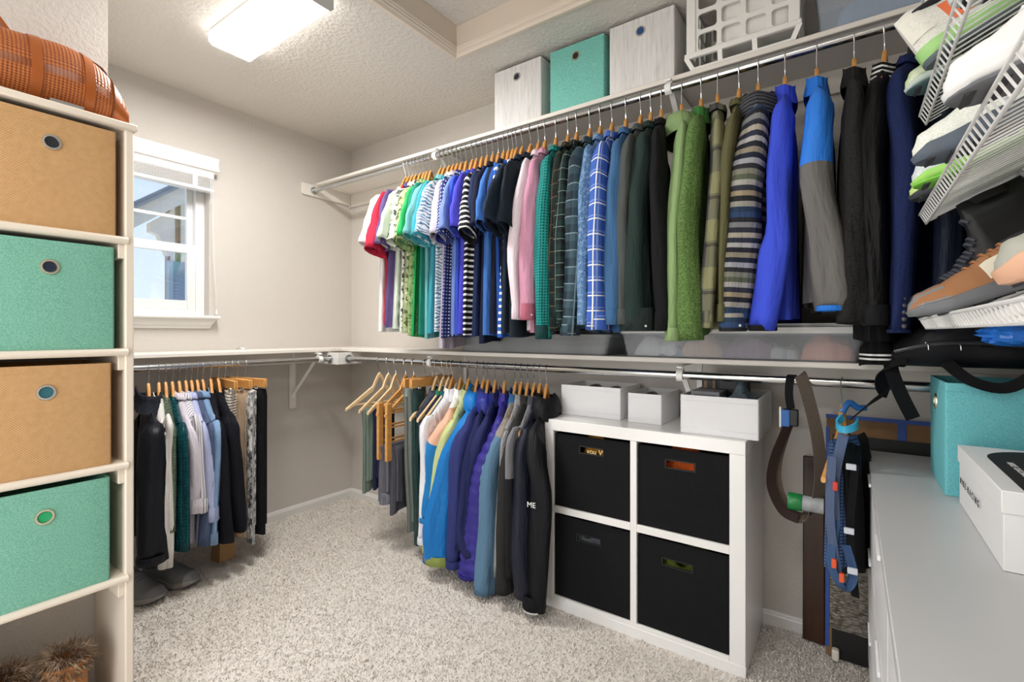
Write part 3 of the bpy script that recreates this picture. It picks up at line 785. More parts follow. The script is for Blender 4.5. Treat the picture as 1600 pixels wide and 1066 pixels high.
# ================================================================== upper rod, from the corner to the right
S1 = (1.0, 1.0, 0.0)
def F(h, *a, **k): return fab(h, *a, **k)
UP = [
 # name, category, label, p, dxs, fabric, short sleeve (length, width, twist), hem, collar
 ('t_shirt', 'shirt', 'white short-sleeved shirt hanging last towards the corner', .886, .004, F('#F2F1F0'), (1.0, 1.0, 0), 1.165, 'tee'),
 ('t_shirt', 'shirt', 'crimson short-sleeved shirt beside the white one', .912, .022, F('#B3233C'), (1.15, 1.15, 0), 1.19, 'tee'),
 ('polo_shirt', 'shirt', 'muted purple polo shirt behind the pale sage one', .940, .028, F('#5A4A78'), (1.05, 0.75, 0.01), 1.18, 'shirt'),
 ('button_shirt', 'shirt', 'pale sage short-sleeved button shirt', .966, .046, F('#C9D3C4'), (1.0, 1.4, 0), 1.17, 'shirt'),
 ('button_shirt', 'shirt', 'white short-sleeved shirt with dark leaf print', 1.000, .046, F('#E4E5DC', 'floral', '#3E4A44', '#8C9472', .035), (1.0, 0.8, .01), 1.165, 'shirt'),
 ('button_shirt', 'shirt', 'olive and cream print short-sleeved shirt', 1.028, .060, F('#A0A882', 'floral', '#55613D', '#C5C9A8', .03), (1.04, .95, .01), 1.15, 'shirt'),
 ('button_shirt', 'shirt', 'light green shirt with small leaf print', 1.050, .062, F('#8DA56E', 'floral', '#557A42', '#A5B58A', .022), (1.06, .95, .01), 1.145, 'shirt'),
 ('t_shirt', 'shirt', 'bright green tee with stitched sleeve hem', 1.078, .060, F('#25A058'), (1.0, 1.15, 0), 1.135, 'tee'),
 ('t_shirt', 'shirt', 'dark teal green tee between green and aqua', 1.150, .030, F('#1F7A6C'), (1.0, 0.75, 0), 1.14, 'tee'),
 ('polo_shirt', 'shirt', 'dusty teal polo shirt with folded sleeve', 1.178, .030, F('#6FAEB0'), (1.0, 1.15, 0), 1.13, 'shirt'),
 ('t_shirt', 'shirt', 'aqua blue tee beside the white swirl print', 1.209, .036, F('#3A97A8'), (1.02, 1.0, 0), 1.145, 'tee'),
 ('button_shirt', 'shirt', 'white shirt with blue swirl line print', 1.238, .034, F('#E2EAF0', 'swirl', '#5F87A6', None, .05), (.98, 1.0, 0), 1.16, 'shirt'),
 ('button_shirt', 'shirt', 'pale lilac grey shirt with long tail', 1.264, .060, F('#BFB6C0'), (1.02, 0.75, .01), 1.085, 'shirt'),
 ('button_shirt', 'shirt', 'navy shirt with tiny white dots', 1.292, .066, F('#27306A', 'dots', '#DADDEB', None, .016, .24), (1.05, 0.8, .01), 1.13, 'shirt'),
 ('t_shirt', 'shirt', 'periwinkle blue tee with broad flared sleeve', 1.324, .076, F('#6E86C9'), (1.0, 1.4, -.01), 1.14, 'tee'),
 ('t_shirt', 'shirt', 'bright royal blue tee beside the violet one', 1.364, .050, F('#3350C0'), (.95, .85, 0), 1.15, 'tee'),
 ('t_shirt', 'shirt', 'violet blue tee in front of the striped shirt', 1.391, .064, F('#4A47C2'), (0.95, 1.0, 0), 1.15, 'tee'),
 ('t_shirt', 'shirt', 'black tee with narrow white stripes', 1.424, .074, F('#15161C', 'hs', '#F0F0EE', None, .026, .36), (1.08, .95, .02), 1.15, 'tee'),
 ('t_shirt', 'shirt', 'slate navy tee with pale piping', 1.456, .078, F('#1C2A50'), (0.97, 0.75, 0), 1.14, 'tee'),
 ('polo_shirt', 'shirt', 'midnight navy polo behind the blue tee', 1.491, .076, F('#0F1730'), (0.95, 0.8, -.01), 1.11, 'shirt'),
 ('t_shirt', 'shirt', 'mid blue tee with turned-up sleeve', 1.524, .080, F('#3F72BE'), (0.94, 1.15, 0), 1.145, 'tee'),
 ('polo_shirt', 'shirt', 'inky navy polo between two blue shirts', 1.556, .070, F('#0C1228'), (0.95, 0.75, 0), 1.15, 'shirt'),
 ('t_shirt', 'shirt', 'cobalt blue tee partly behind the slate polo', 1.584, .062, F('#1F4FA0'), (0.95, 0.75, 0), 1.14, 'tee'),
 ('t_shirt', 'shirt', 'blue tee with white broken stripes', 1.609, .056, F('#2C5EB8', 'hs', '#E5ECF5', None, .028, .4), (0.95, 0.7, 0), 1.14, 'tee'),
 ('t_shirt', 'shirt', 'black navy tee behind the slate polo', 1.630, .040, F('#090D1A'), (1.0, 0.75, 0), 1.15, 'tee'),
 ('polo_shirt', 'shirt', 'dark slate polo with white sleeve piping', 1.662, .034, F('#1F2B3A'), (1.06, 1.5, 0), 1.15, 'shirt'),
 ('polo_shirt', 'shirt', 'charcoal slate polo beside the pink shirts', 1.708, .022, F('#1B252F'), (1.05, .9, .01), 1.14, 'shirt'),
]
for i, (nm, ct, lb, p, dx, mt, shp, hm, cl) in enumerate(UP):
    garment('U', nm, ct, lb, p, dx, mt, short=shp, hem=hm, collar=cl, T=.024, seed=i+1, A=.007)

LONG = [
 # name, label, p, dxs, fabric, sleeve path, hem, extras
 ('dress_shirt', 'pale pink striped dress shirt with long sleeves', 1.750, .050, F('#E6DADF', 'vs', '#CDB3C0', None, .006, .4), [(.014, 1.512, .063), (.028, 1.215, .045)], 1.16, dict(collar='shirt', cuff=.05)),
 ('dress_shirt', 'pink oxford dress shirt with buttoned cuff', 1.784, .058, F('#CE93AC'), [(.037, 1.571, .067), (.047, 1.212, .06)], 1.15, dict(collar='shirt', cuff=.06, buttons=2, cuffmat=F('#B8687C'))),
 ('dress_shirt', 'teal long-sleeved shirt with small dots', 1.840, .062, F('#1F8C86', 'dots', '#0E3F40', None, .011, .3), [(.063, 1.561, .074), (.061, 1.135, .060)], 1.17, dict(collar='shirt', cuff=.05, cuffmat=F('#163F3D'))),
 ('flannel_shirt', 'dark green plaid flannel shirt with rust lines', 1.900, .060, F('#10251F', 'plaid', '#080D0C', '#6B523A', .052, .5), [(.058, 1.527, .072), (.059, 1.167, .045)], 1.17, dict(collar='shirt', cuff=.05)),
 ('flannel_shirt', 'black plaid shirt with thin white lines', 1.942, .050, F('#0D1112', 'plaid', '#173230', '#7C938C', .045, .4), [(.045, 1.53, .06), (.045, 1.18, .045)], 1.17, dict(collar='shirt', cuff=.05)),
 ('flannel_shirt', 'grey and teal plaid flannel shirt', 2.004, .042, F('#3C525E', 'plaid', '#16222B', '#8EA3A9', .062, .5), [(.033, 1.545, .080), (.016, 1.150, .072)], 1.17, dict(collar='shirt', cuff=.06, buttons=1)),
 ('dress_shirt', 'faded blue chambray shirt behind the checked one', 2.052, .038, F('#5C80A8', 'floral', '#7E9DC0', '#46688F', .014), [(.03, 1.55, .06), (.03, 1.19, .05)], 1.16, dict(collar='shirt', cuff=.05)),
 ('dress_shirt', 'blue shirt with white windowpane check', 2.104, .033, F('#3F63B8', 'check', '#9DB2E0', '#F3F1EA', .055), [(.029, 1.533, .076), (.030, 1.171, .080)], 1.17, dict(collar='shirt', cuff=.06)),
 ('denim_shirt', 'steel blue denim shirt with long sleeves', 2.163, .044, F('#3E6690'), [(.038, 1.578, .066), (.039, 1.189, .056)], 1.16, dict(collar='shirt', cuff=.05)),
 ('button_shirt', 'ash grey long-sleeved shirt with soft folds', 2.225, .020, F('#4A4F4D'), [(.011, 1.572, .060), (.019, 1.189, .055)], 1.17, dict(collar='shirt', cuff=.05)),
 ('button_shirt', 'dark green slate shirt with wide buttoned cuff', 2.265, .034, F('#22322F'), [(.022, 1.515, .074), (.022, 1.166, .112)], 1.18, dict(collar='shirt', cuff=.075, buttons=1, cuffmat=F('#26302E'))),
 ('button_shirt', 'black long-sleeved shirt beside the green fleeces', 2.306, .050, F('#0B0B0D'), [(.059, 1.506, .065), (.075, 1.166, .058)], 1.17, dict(collar='shirt', cuff=.06)),
 ('fleece_pullover', 'pale green hooded sweatshirt', 2.383, .050, F('#88A26E'), [(.035, 1.499, .048), (.030, 1.132, .052)], 1.15, dict(collar='hood', cuff=.04, T=.024)),
 ('fleece_pullover', 'moss green fleece pullover with fuzzy sleeves', 2.454, .026, F('#55733A', 'fleece', '#6B8A4C', bump=.6), [(.010, 1.493, .082), (.015, 1.130, .086)], 1.15, dict(collar='stand', collar_mat=F('#3F7A3A'), T=.024)),
 ('flannel_shirt', 'grey and olive plaid overshirt', 2.510, .040, F('#4B4A4C', 'plaid', '#8B8A63', '#2B2A2C', .15, .45), [(.033, 1.622, .046), (.020, 1.360, .046), (.015, 1.175, .036)], 1.17, dict(collar='shirt', cuff=.05)),
 ('button_shirt', 'olive drab overshirt with open collar', 2.582, .012, F('#5D5B3C'), [(.002, 1.706, .044), (-.009, 1.436, .036), (-.010, 1.195, .032)], 1.17, dict(collar='shirt', cuff=.05)),
 ('knit_hoodie', 'grey hooded pullover with woven cross stripes', 2.643, .018, F('#8B8D92', 'baja', bump=.4), [(-.003, 1.629, .098), (-.025, 1.398, .112), (-.044, 1.165, .076)], 1.18, dict(collar='hood', collar_mat=F('#55575C', 'hs', '#2A2B30', None, .012, .5), cuff=.05, buttons=1, T=.026)),
 ('sweatshirt', 'royal blue sweatshirt with angled sleeve', 2.724, .012, F('#3E53D8'), [(.005, 1.678, .072), (.002, 1.473, .074), (-.013, 1.364, .092), (-.040, 1.166, .074)], 1.20, dict(collar='stand', cuff=.012, cuffmat=F('#111114'), T=.026)),
 ('jacket', 'bright blue jacket with grey lower sleeve', 2.814, .016, F('#2F7DE0', 'block', '#6A6865', None, .48, rough=.6), [(.006, 1.616, .088), (.033, 1.377, .098), (.049, 1.222, .098)], 1.24, dict(collar='stand', collar_mat=F('#2F7DE0'), cuff=.010, gather=.22, cuffmat=F('#2F7DE0'), T=.030)),
 ('fleece_jacket', 'charcoal fleece jacket with soft collar', 2.914, -.001, F('#1D1D1C', 'fleece', '#282726'), [(-.005, 1.641, .062), (.006, 1.330, .076), (.003, 1.180, .090)], 1.22, dict(collar='stand', T=.028)),
 ('bomber_jacket', 'black bomber jacket with white-striped ribbing', 2.990, -.028, F('#08080A', rough=.6), [(-.037, 1.630, .060), (-.032, 1.361, .056), (-.029, 1.18, .060)], 1.135, dict(collar='rib', collar_mat=F('#17171A', 'hs', '#ECECEA', None, .0135, .42), hem_rib=(F('#0A0A0C', 'lines2', '#F4F4F2', None, .992, 1.004), .075), T=.055, cuff=.05, cuffmat=F('#17171A'))),
 ('blazer', 'navy blazer with a row of cuff buttons', 3.052, -.040, F('#1C2A5A', 'heather', '#142046'), [(-.029, 1.528, .066), (-.041, 1.160, .048)], 1.19, dict(collar='shirt', cuff=.004, buttons=5, hanger='black', T=.028)),
 ('coat', 'slate blue coat hanging between blazer and shoe shelves', 3.125, -.02, F('#151C30', rough=.6), [(-.02, 1.55, .06), (-.02, 1.14, .05)], 1.10, dict(collar='shirt', T=.026)),
 ('coat', 'black long coat behind the wire shoe shelves', 3.195, -.02, F('#0C0C0F', rough=.6), [(-.02, 1.55, .06), (-.02, 1.12, .055)], 1.09, dict(collar='shirt', T=.026)),
]
for i, (nm, lb, p, dx, mt, pa, hm, ex) in enumerate(LONG):
    ex = dict(ex); T_ = ex.pop('T', .02)
    ct = {'coat': 'coat', 'blazer': 'jacket', 'jacket': 'jacket', 'fleece_jacket': 'jacket', 'bomber_jacket': 'jacket', 'sweatshirt': 'sweater', 'fleece_pullover': 'sweater', 'knit_hoodie': 'sweater'}.get(nm, 'shirt')
    garment('U', nm, ct, lb, p, dx, mt, path=pa, hem=hm, seed=100+i, T=T_, **ex)

# ================================================================== lower rod under the long shelf
NAVY = '#2B3160'
LOWR = [
 ('jacket', 'white rain jacket at the left of the bright jackets', 1.232, .030, F('#E9E9EE', rough=.55), [(.020, .695, .055), (.018, .432, .06), (.012, .164, .058)], .22, dict(collar='stand', cuff=.03)),
 ('jacket', 'white, peach and blue colour-block jacket', 1.286, .070, F('#EDEBEA', 'block', '#DDAE92', '#1C78B8', .20, .40, rough=.55), [(.028, .634, .084), (.0, .45, .085), (-.024, .269, .078)], .26, dict(collar='stand', cuff=.02)),
 ('jacket', 'pale lime shell jacket edged along the blue one', 1.340, .060, F('#C3CC8E', rough=.6), [(.010, .625, .05), (-.03, .35, .045), (-.085, .13, .04)], .24, dict(collar='stand')),
 ('jacket', 'bright blue hooded jacket with olive sleeve hem', 1.395, .066, F('#1A78C4', rough=.5), [(-.001, .578, .10), (-.059, .276, .126), (-.070, .085, .128)], .18, dict(collar='hood', cuff=.04, cuffmat=F('#8D9A52'), T=.024)),
 ('fleece_jacket', 'indigo fleece jacket beside the bright blue one', 1.434, .050, F('#303870'), [(.018, .587, .075), (-.005, .10, .070)], .16, dict(collar='stand', cuff=.03)),
 ('fleece_jacket', 'deep navy jacket with shiny hood lining', 1.462, .080, F('#1D2350'), [(.058, .562, .065), (.003, .19, .060)], .17, dict(collar='hood', collar_mat=F('#2C3488', rough=.35))),
 ('fleece_jacket', 'dusky navy fleece with a bent sleeve', 1.505, .080, F('#252A58'), [(.050, .633, .076), (-.007, .317, .074), (.012, .165, .062)], .16, dict(collar='stand')),
 ('quilted_jacket', 'purple quilted down jacket', 1.560, .100, F('#39338A', rough=.42), [(.044, .576, .082), (-.020, .294, .106), (-.036, .080, .104)], .10, dict(collar='stand', quilt=.045, cuff=.012, cuffmat=F('#2A2670'), T=.026)),
 ('fleece_pullover', 'steel blue fleece with a taupe shoulder yoke', 1.625, .056, F('#8C857C', 'block', '#587993', None, .33), [(.017, .584, .070), (-.012, .249, .094), (-.025, .030, .102)], .10, dict(collar='stand', collar_mat=F('#2F5F8E'))),
 ('sweater', 'heather grey zip sweater beside the steel blue fleece', 1.656, .052, F('#6B6B6E', 'heather', '#A2A2A4'), [(.045, .624, .045), (.025, .13, .050)], .14, dict(collar='stand')),
 ('fleece_jacket', 'dark charcoal jacket with olive tint', 1.692, .054, F('#2A2A29'), [(.033, .566, .080), (.024, .273, .084), (.014, .070, .086)], .12, dict(collar='stand')),
 ('sweater', 'black sweater with salt and pepper shoulders', 1.728, .046, F('#D5D5D6', 'block', '#1C1D20', None, .46), [(.023, .661, .050), (.021, .15, .066)], .14, dict(collar='stand', mat2=None)),
 ('windbreaker', 'ink navy windbreaker with gathered cuff', 1.758, .045, F('#1E212E', rough=.5), [(.044, .640, .072), (.049, .284, .104), (.060, .080, .112)], .10, dict(collar='stand', gather=.2, cuff=.012)),
 ('jacket', 'black softshell jacket with small white chest lettering', 1.792, .052, F('#0D0E13', rough=.6), [(.070, .653, .085), (.092, .45, .098), (.066, .046, .090)], .12, dict(collar='hood', cuff=.06, cuffmat=F('#0F1015', 'block', '#EFEFEF', None, .9475), T=.028)),
]
for i, (nm, lb, p, dx, mt, pa, hm, ex) in enumerate(LOWR):
    ex = dict(ex); T_ = ex.pop('T', .02); ex.pop('mat2', None)
    if nm == 'sweater' and 'salt' in lb:
        t = F('#3A3A3D', 'heather', '#DADADB'); ex['collar_mat'] = F('#45454D')
        mt = fab('#77777B', 'block', '#1C1D20', None, .50)
    ct = 'sweater' if nm in ('sweater', 'fleece_pullover') else 'jacket'
    o = garment('R', nm, ct, lb, p, dx, mt, path=pa, hem=hm, seed=200+i, T=T_, **ex)
    if 'lettering' in lb:
        tx = lettering('ME', .030, .0005, 1.0)
        part(place(tx, (1.860, -.569, .470), (.99, .10, 0), (0, 0, 1)), 'chest_lettering', paint('#EDEDED', .5), o)

# sleeveless tops next to the trousers
for i, (lb, p, dx, mt, hm) in enumerate([
    ('charcoal racerback top with the hanger tip showing', 1.120, .020, F('#4A4F5E'), .47),
    ('dark navy tank top with a green neckline', 1.168, .022, F('#232B3F'), .34),
    ('petrol blue sleeveless top beside the white jacket', 1.205, .024, F('#245167'), .32)]):
    garment('R', 'tank_top', 'shirt', lb, p, dx, mt, hem=hm, collar='tee', hw=.165, sleeves=False, seed=300+i, hanger='pale', collar_mat=F('#2A7A55') if i == 1 else None, flare=.0, T=.016)

def trousers(rodn, name, label, p, dxs, q0, q1, ztop, zbot, mat, T, seed, kind=None, hlabel=None, waist=None, belt=None, cat='trousers', tilt=0.0, A=.0035, tuck=0.0, hemband=None, ztw=0):
    rs = random.Random(seed); W = frame_fn(rodn, p); zr = RD_LZ
    r = thing(name, label, cat, W(p, (q0+q1)/2, zbot), 'trousers on the lower rods')
    part(cloth_body(W, p, dxs, zr, zbot, T, rs=rs, A=A, top='flat', q0=q0, q1=q1, ztop=ztop, flare=.08, hem_tilt=tilt, tuck=tuck, hemw=.012), 'leg', mat, r, angle=180)
    qa = q0+(q1-q0)*.12; qb = q0+(q1-q0)*.62
    part(cloth_body(W, p+T*1.6, dxs, zr, zbot+.06, T*.7, rs=rs, A=A, top='flat', q0=qa, q1=qb+.06, ztop=ztop-.004, flare=.04, tuck=tuck), 'leg', mat, r, angle=180)
    if waist: part(cloth_body(W, p+T*.5, dxs, zr, ztop-.035, T*1.25, rs=rs, A=.001, top='flat', q0=q0-.003, q1=q1+.003, ztop=ztop+.002, m=5, flare=.08), 'waistband', waist, r, angle=180)
    if hemband: part(cloth_body(W, p+T*.8, dxs, zr, zbot-.006, T*1.9, rs=rs, A=.004, top='flat', q0=q0-.004, q1=q1+.002, ztop=zbot+.05, m=5, flare=.08), 'turn_up', hemband, r, angle=180)
    if kind: hang(kind, rodn, p, dxs, hlabel)
    return r
hang('pale', 'R', .667, -.03, 'empty pale wooden hanger nearest the corner')
trousers('R', 'cargo_trousers', 'sage green cargo trousers folded over a hanger bar', .744, .006, .02, .185, RD_LZ-.243, .30, F('#6F7E73'), .014, 1, 'pale', 'pale wooden hanger holding the sage cargo trousers')
trousers('R', 'trousers', 'navy trousers behind the wooden ladder hangers', .806, .016, .0, .170, RD_LZ-.243, .32, F('#1A2140'), .013, 2, 'pale', 'pale wooden hanger holding the navy trousers')
trousers('R', 'trousers', 'grey trousers on the first ladder hanger', .886, .008, -.02, .195, RD_LZ-.42, .27, F('#6C6B74'), .015, 3, 'ladder', 'honey wood ladder hanger nearer the corner', hemband=F('#74737C'))
trousers('R', 'trousers', 'dark grey trousers on the second ladder hanger', .950, .008, -.02, .175, RD_LZ-.42, .22, F('#4D4D55'), .014, 4, 'ladder', 'honey wood ladder hanger beside the clamp hangers')
trousers('R', 'leggings', 'grey sage leggings clipped by the waistband', 1.040, .02, -.01, .172, RD_LZ-.122, .13, F('#6F7670'), .013, 5, 'clamp', 'wooden clamp hanger holding the grey sage leggings', waist=F('#87938D'), tuck=.3)
trousers('R', 'leggings', 'shiny dark green trousers beside the leggings', 1.090, .02, .05, .160, RD_LZ-.122, .09, F('#24403F', rough=.4), .013, 6, 'clamp', 'wooden clamp hanger holding the shiny green trousers', tuck=.45)

# ================================================================== rod under the window
LEFT = [
 ('leather_jacket', 'jacket', 'black leather jacket with dark fur collar', -1.312, -.040, F('#14161F', rough=.42, bump=.35), [(-.055, .689, .094), (-.058, .199, .10)], .16, dict(collar='fur', collar_mat=F('#1A1D26', 'fleece', '#2A2E3A', bump=.9), cuff=.03, T=.03)),
 ('blouse', 'blouse', 'white silk blouse with long loose sleeve', -1.272, -.050, F('#EDEAE6', rough=.6), [(-.039, .760, .030), (-.039, .639, .036), (-.046, .155, .066)], .24, dict(collar='tee', gather=.3)),
 ('sequin_top', 'blouse', 'sage green sequinned top', -1.245, -.042, F('#8C9A84', 'sequin', '#4D5A4A', None, .011), [(-.044, .674, .034), (-.052, .307, .036)], .26, dict(collar='tee')),
 ('sequin_top', 'blouse', 'teal sequinned top with open mesh', -1.218, -.041, F('#11626A', 'sequin', '#0A3A44', None, .014), [(-.041, .668, .044), (-.036, .21, .055)], .22, dict(collar='tee')),
 ('dress_shirt', 'shirt', 'lilac white shirt with rolled sleeve', -1.190, -.036, F('#E0D9E4'), [(-.020, .641, .040), (-.014, .365, .054)], .20, dict(collar='shirt', cuff=.06)),
 ('dress_shirt', 'shirt', 'white shirt with grey pinstripes', -1.162, -.040, F('#E6E4EA', 'vs', '#8A8794', None, .016, .3), [(-.030, .726, .036), (-.019, .359, .052)], .22, dict(collar='shirt', cuff=.06)),
 ('dress_shirt', 'shirt', 'lavender blue striped shirt', -1.138, -.034, F('#C3C9E8', 'vs', '#A6AED6', None, .008, .5), [(-.021, .649, .042), (-.001, .306, .056)], .20, dict(collar='shirt', cuff=.06)),
 ('dress_shirt', 'shirt', 'slate blue shirt behind the lavender one', -1.113, -.033, F('#53617F'), [(-.029, .631, .034), (-.060, .20, .042)], .18, dict(collar='shirt')),
 ('dress_shirt', 'shirt', 'sky blue cotton shirt', -1.088, -.031, F('#86A6CC'), [(-.032, .656, .034), (-.045, .20, .038)], .17, dict(collar='shirt', cuff=.05)),
 ('blouse', 'blouse', 'black navy blouse with soft sleeve', -1.052, -.046, F('#13141E'), [(-.043, .636, .048), (-.022, .181, .064)], .19, dict(collar='tee')),
 ('blouse', 'blouse', 'black pleated blouse at the end of the tops', -1.018, -.026, F('#11131D', 'vs', '#0A0B12', None, .01, .4), [(-.012, .626, .068), (.010, .213, .070)], .19, dict(collar='tee')),
]
for i, (nm, ct, lb, p, dx, mt, pa, hm, ex) in enumerate(LEFT):
    ex = dict(ex); T_ = ex.pop('T', .014)
    garment('L', nm, ct, lb, p, dx, mt, path=pa, hem=hm, seed=400+i, T=T_, A=.005, **ex)
trousers('L', 'trousers', 'cream trousers with black diagonal stripes', -.985, -.03, -.06, .130, RD_LZ-.125, .12, F('#EFE9DF', 'hs', '#3C3833', None, .014, .3), .011, 31, 'clamp', 'wooden clamp hanger holding the striped cream trousers', waist=F('#C9BFB0'))
trousers('L', 'trousers', 'sand beige trousers behind the striped pair', -.957, .015, -.06, .160, RD_LZ-.125, .13, F('#C7AD92'), .011, 32, 'clamp', 'wooden clamp hanger holding the sand beige trousers', waist=F('#B89A7C'))
trousers('L', 'trousers', 'white and grey snakeskin print trousers', -.925, -.02, -.04, .205, RD_LZ-.125, .13, F('#3E4044', 'snake', '#E9E8E6', '#A9A9AA', .03), .013, 33, 'clamp', 'wooden clamp hanger holding the snakeskin trousers', waist=F('#D8D7D5'))
trousers('L', 'trousers', 'plain black trousers at the end of the window rod', -.888, .02, -.04, .160, RD_LZ-.125, .12, F('#141418'), .010, 34, 'clamp', 'wooden clamp hanger holding the plain black trousers')

# ================================================================== fabric storage bins
def rrect(w, d, r, n=4, side=5):
    """rounded rectangle outline, counter-clockwise, with extra points along the sides"""
    out = []
    cs = [(w/2-r, d/2-r, 0), (-w/2+r, d/2-r, 90), (-w/2+r, -d/2+r, 180), (w/2-r, -d/2+r, 270)]
    for k, (cx, cy, a0) in enumerate(cs):
        for i in range(n+1):
            a = R(a0+90*i/n); out.append((cx+r*math.cos(a), cy+r*math.sin(a)))
        nx = cs[(k+1) % 4]; a = R(a0+90)
        p = out[-1]; b = R(nx[2]); q = (nx[0]+r*math.cos(b), nx[1]+r*math.sin(b))
        for i in range(1, side): out.append((p[0]+(q[0]-p[0])*i/side, p[1]+(q[1]-p[1])*i/side))
    return out
def shell(w, d, h, t=.004, r=.008, bulge=.003, rows=7, seed=0, wob=.0, taper=0.0, bottom=True):
    """open-topped box with thickness, standing on z=0, centred"""
    rs = random.Random(seed); o = rrect(w, d, r); i_ = rrect(w-2*t, d-2*t, max(.001, r-t)); G = []
    ph = rs.uniform(0, 6)
    for k in range(rows):
        f = k/(rows-1); row = []
        for x, y in o:
            fx = math.cos(math.pi*x/w); fy = math.cos(math.pi*y/d); b = bulge*math.sin(math.pi*f)
            sx = 1+taper*(f-1); e = wob*math.sin(9*x/w+11*y/d+ph+4*f)*math.sin(math.pi*min(1, f*1.2))
            px_ = x*sx+(b*fy+e*fy)*(1 if x > 0 else -1)*(1 if abs(abs(x)-w/2) < r*.6 else 0)
            py_ = y*sx+(b*fx+e*fx)*(1 if y > 0 else -1)*(1 if abs(abs(y)-d/2) < r*.6 else 0)
            row.append((px_, py_, h*f))
        G.append(row)
    for f in (1.0, .5, .02): G.append([(x*(1+taper*(f-1)), y*(1+taper*(f-1)), h*f if f < 1 else h) for x, y in i_])
    m = MB().grid(G, closed_v=True); n = len(o); m.f.append(tuple(range(n))[::-1])
    b = (len(G)-1)*n; m.f.append(tuple(range(b, b+n))); return m
M_HOLE = paint('#14171F', .6); M_RING = chrome(.3, '#D8D8D4')
def fabric_bin(label, loc, w, d, h, mat, rz, group, hole='#14171F', ring=None, seed=0, gz=.80, rimmat=None, gx=0.0, bulge=.004):
    """front faces -y before turning by rz"""
    r = thing('storage_bin', label, 'storage bin', loc, group, rz)
    part(shell(w, d, h, .005, .006, bulge, seed=seed, wob=.0015), 'body', mat, r, local=True, angle=30)
    rim = MB()
    o = rrect(w+.0012, d+.0012, .006); G = [[(x, y, h*.925) for x, y in o], [(x*1.003, y*1.003, h*.926) for x, y in o], [(x*1.003, y*1.003, h*.932) for x, y in o], [(x, y, h*.933) for x, y in o]]
    part(MB().grid(G, closed_v=True), 'hem_seam', rimmat or mat, r, local=True)
    yf = -d/2-bulge*math.sin(math.pi*gz)*1.0
    ringp = [(.0125, .002), (.0150, -.0032), (.0195, -.0030), (.0215, .001), (.0215, .003)]
    g = part(MB().lathe((gx, yf, h*gz), [(a, b) for a, b in ringp], 'y', 24), 'grommet', ring or M_RING, r, local=True)
    part(MB().lathe((gx, yf, h*gz), [(0, -.0006), (.0132, -.0006), (.0132, .004)], 'y', 20), 'finger_hole', paint(hole, .6), g, local=True)
    return r
M_TEAL = weave('#83B9A3', '#6BA791', 300., .45); M_TEALL = weave('#8ED0C3', '#66B4A8', 300., .45); M_TEALB = weave('#78C4CA', '#66B7BF', 300., .3)
M_TAN = basket_weave('#CDA271', '#A97F4C')
@cached
def greywood():
    t = NT('grey_wood_print'); t.set(Roughness=.6); f = t.noise(t.tc('Object', scale=(26, 26, 1.6)), 4.0, 5, .7)
    t.color(t.ramp(f, [(.25, '#B9B6B4'), (.45, '#DAD8D6'), (.7, '#ECEAE8')])); return t.m
M_RINGC = chrome(.3, '#E2DCC6')

# ================================================================== shelf tower on the left
M_TOW = paint('#E4D8C7', .42); TX0, TX1, TYA, TYB = .902, 1.18, -2.012, -1.633
tw = thing('shelf_tower', 'tall cream built-in shelf tower holding four fabric bins', 'shelf tower', (1.04, -1.82, 0))
part(MB().box(TX0, TX1-.006, TYB-.022, TYB, 0, 1.748), 'side_panel', M_TOW, tw, .004)
part(MB().box(TX0, TX1-.006, TYA, TYA+.022, 0, 1.748), 'side_panel', M_TOW, tw, .004)
part(MB().box(TX0, TX1+.004, TYA-.004, TYB+.006, 1.746, 1.766), 'top_board', M_TOW, tw, .004)
def nosed(z, t=.021):
    P = [(TX0, z-t), (TX1-.006, z-t), (TX1+.002, z-t*.82), (TX1+.005, z-t*.5), (TX1+.002, z-t*.18), (TX1-.006, z), (TX0, z)]
    return MB().prism(P, 'y', TYA+.0215, TYB-.016)
for z in (1.434, 1.109, .779, .450):
    s_ = part(nosed(z), 'shelf_board', M_TOW, tw, 0, angle=50)
    for ya, yb in ((TYB-.0365, TYB-.0215), (TYA+.0215, TYA+.0365)):
        part(MB().box(TX0+.01, TX1-.012, ya, yb, z-.021-.042, z-.0212), 'support_cleat', M_TOW, s_, .002)
for lb, z, mt, y, hole, h, sd in (('woven tan paper bin on the top tier of the tower', 1.4345, M_TAN, -1.817, '#16181F', .297, 1), ('teal fabric bin directly under the top tan bin', 1.1095, M_TEAL, -1.821, '#101B33', .290, 2),
                        ('woven tan paper bin in the third tier of the tower', .7795, M_TAN, -1.828, '#24606B', .289, 3), ('teal fabric bin in the lowest bin tier of the tower', .4505, M_TEAL, -1.831, '#1E9E62', .293, 4)):
    fabric_bin(lb, (1.040, y, z), .285, .262, h, mt, R(90), 'bins in the shelf tower', hole, M_RINGC if mt is M_TEAL else None, sd, .755, gx=.004)

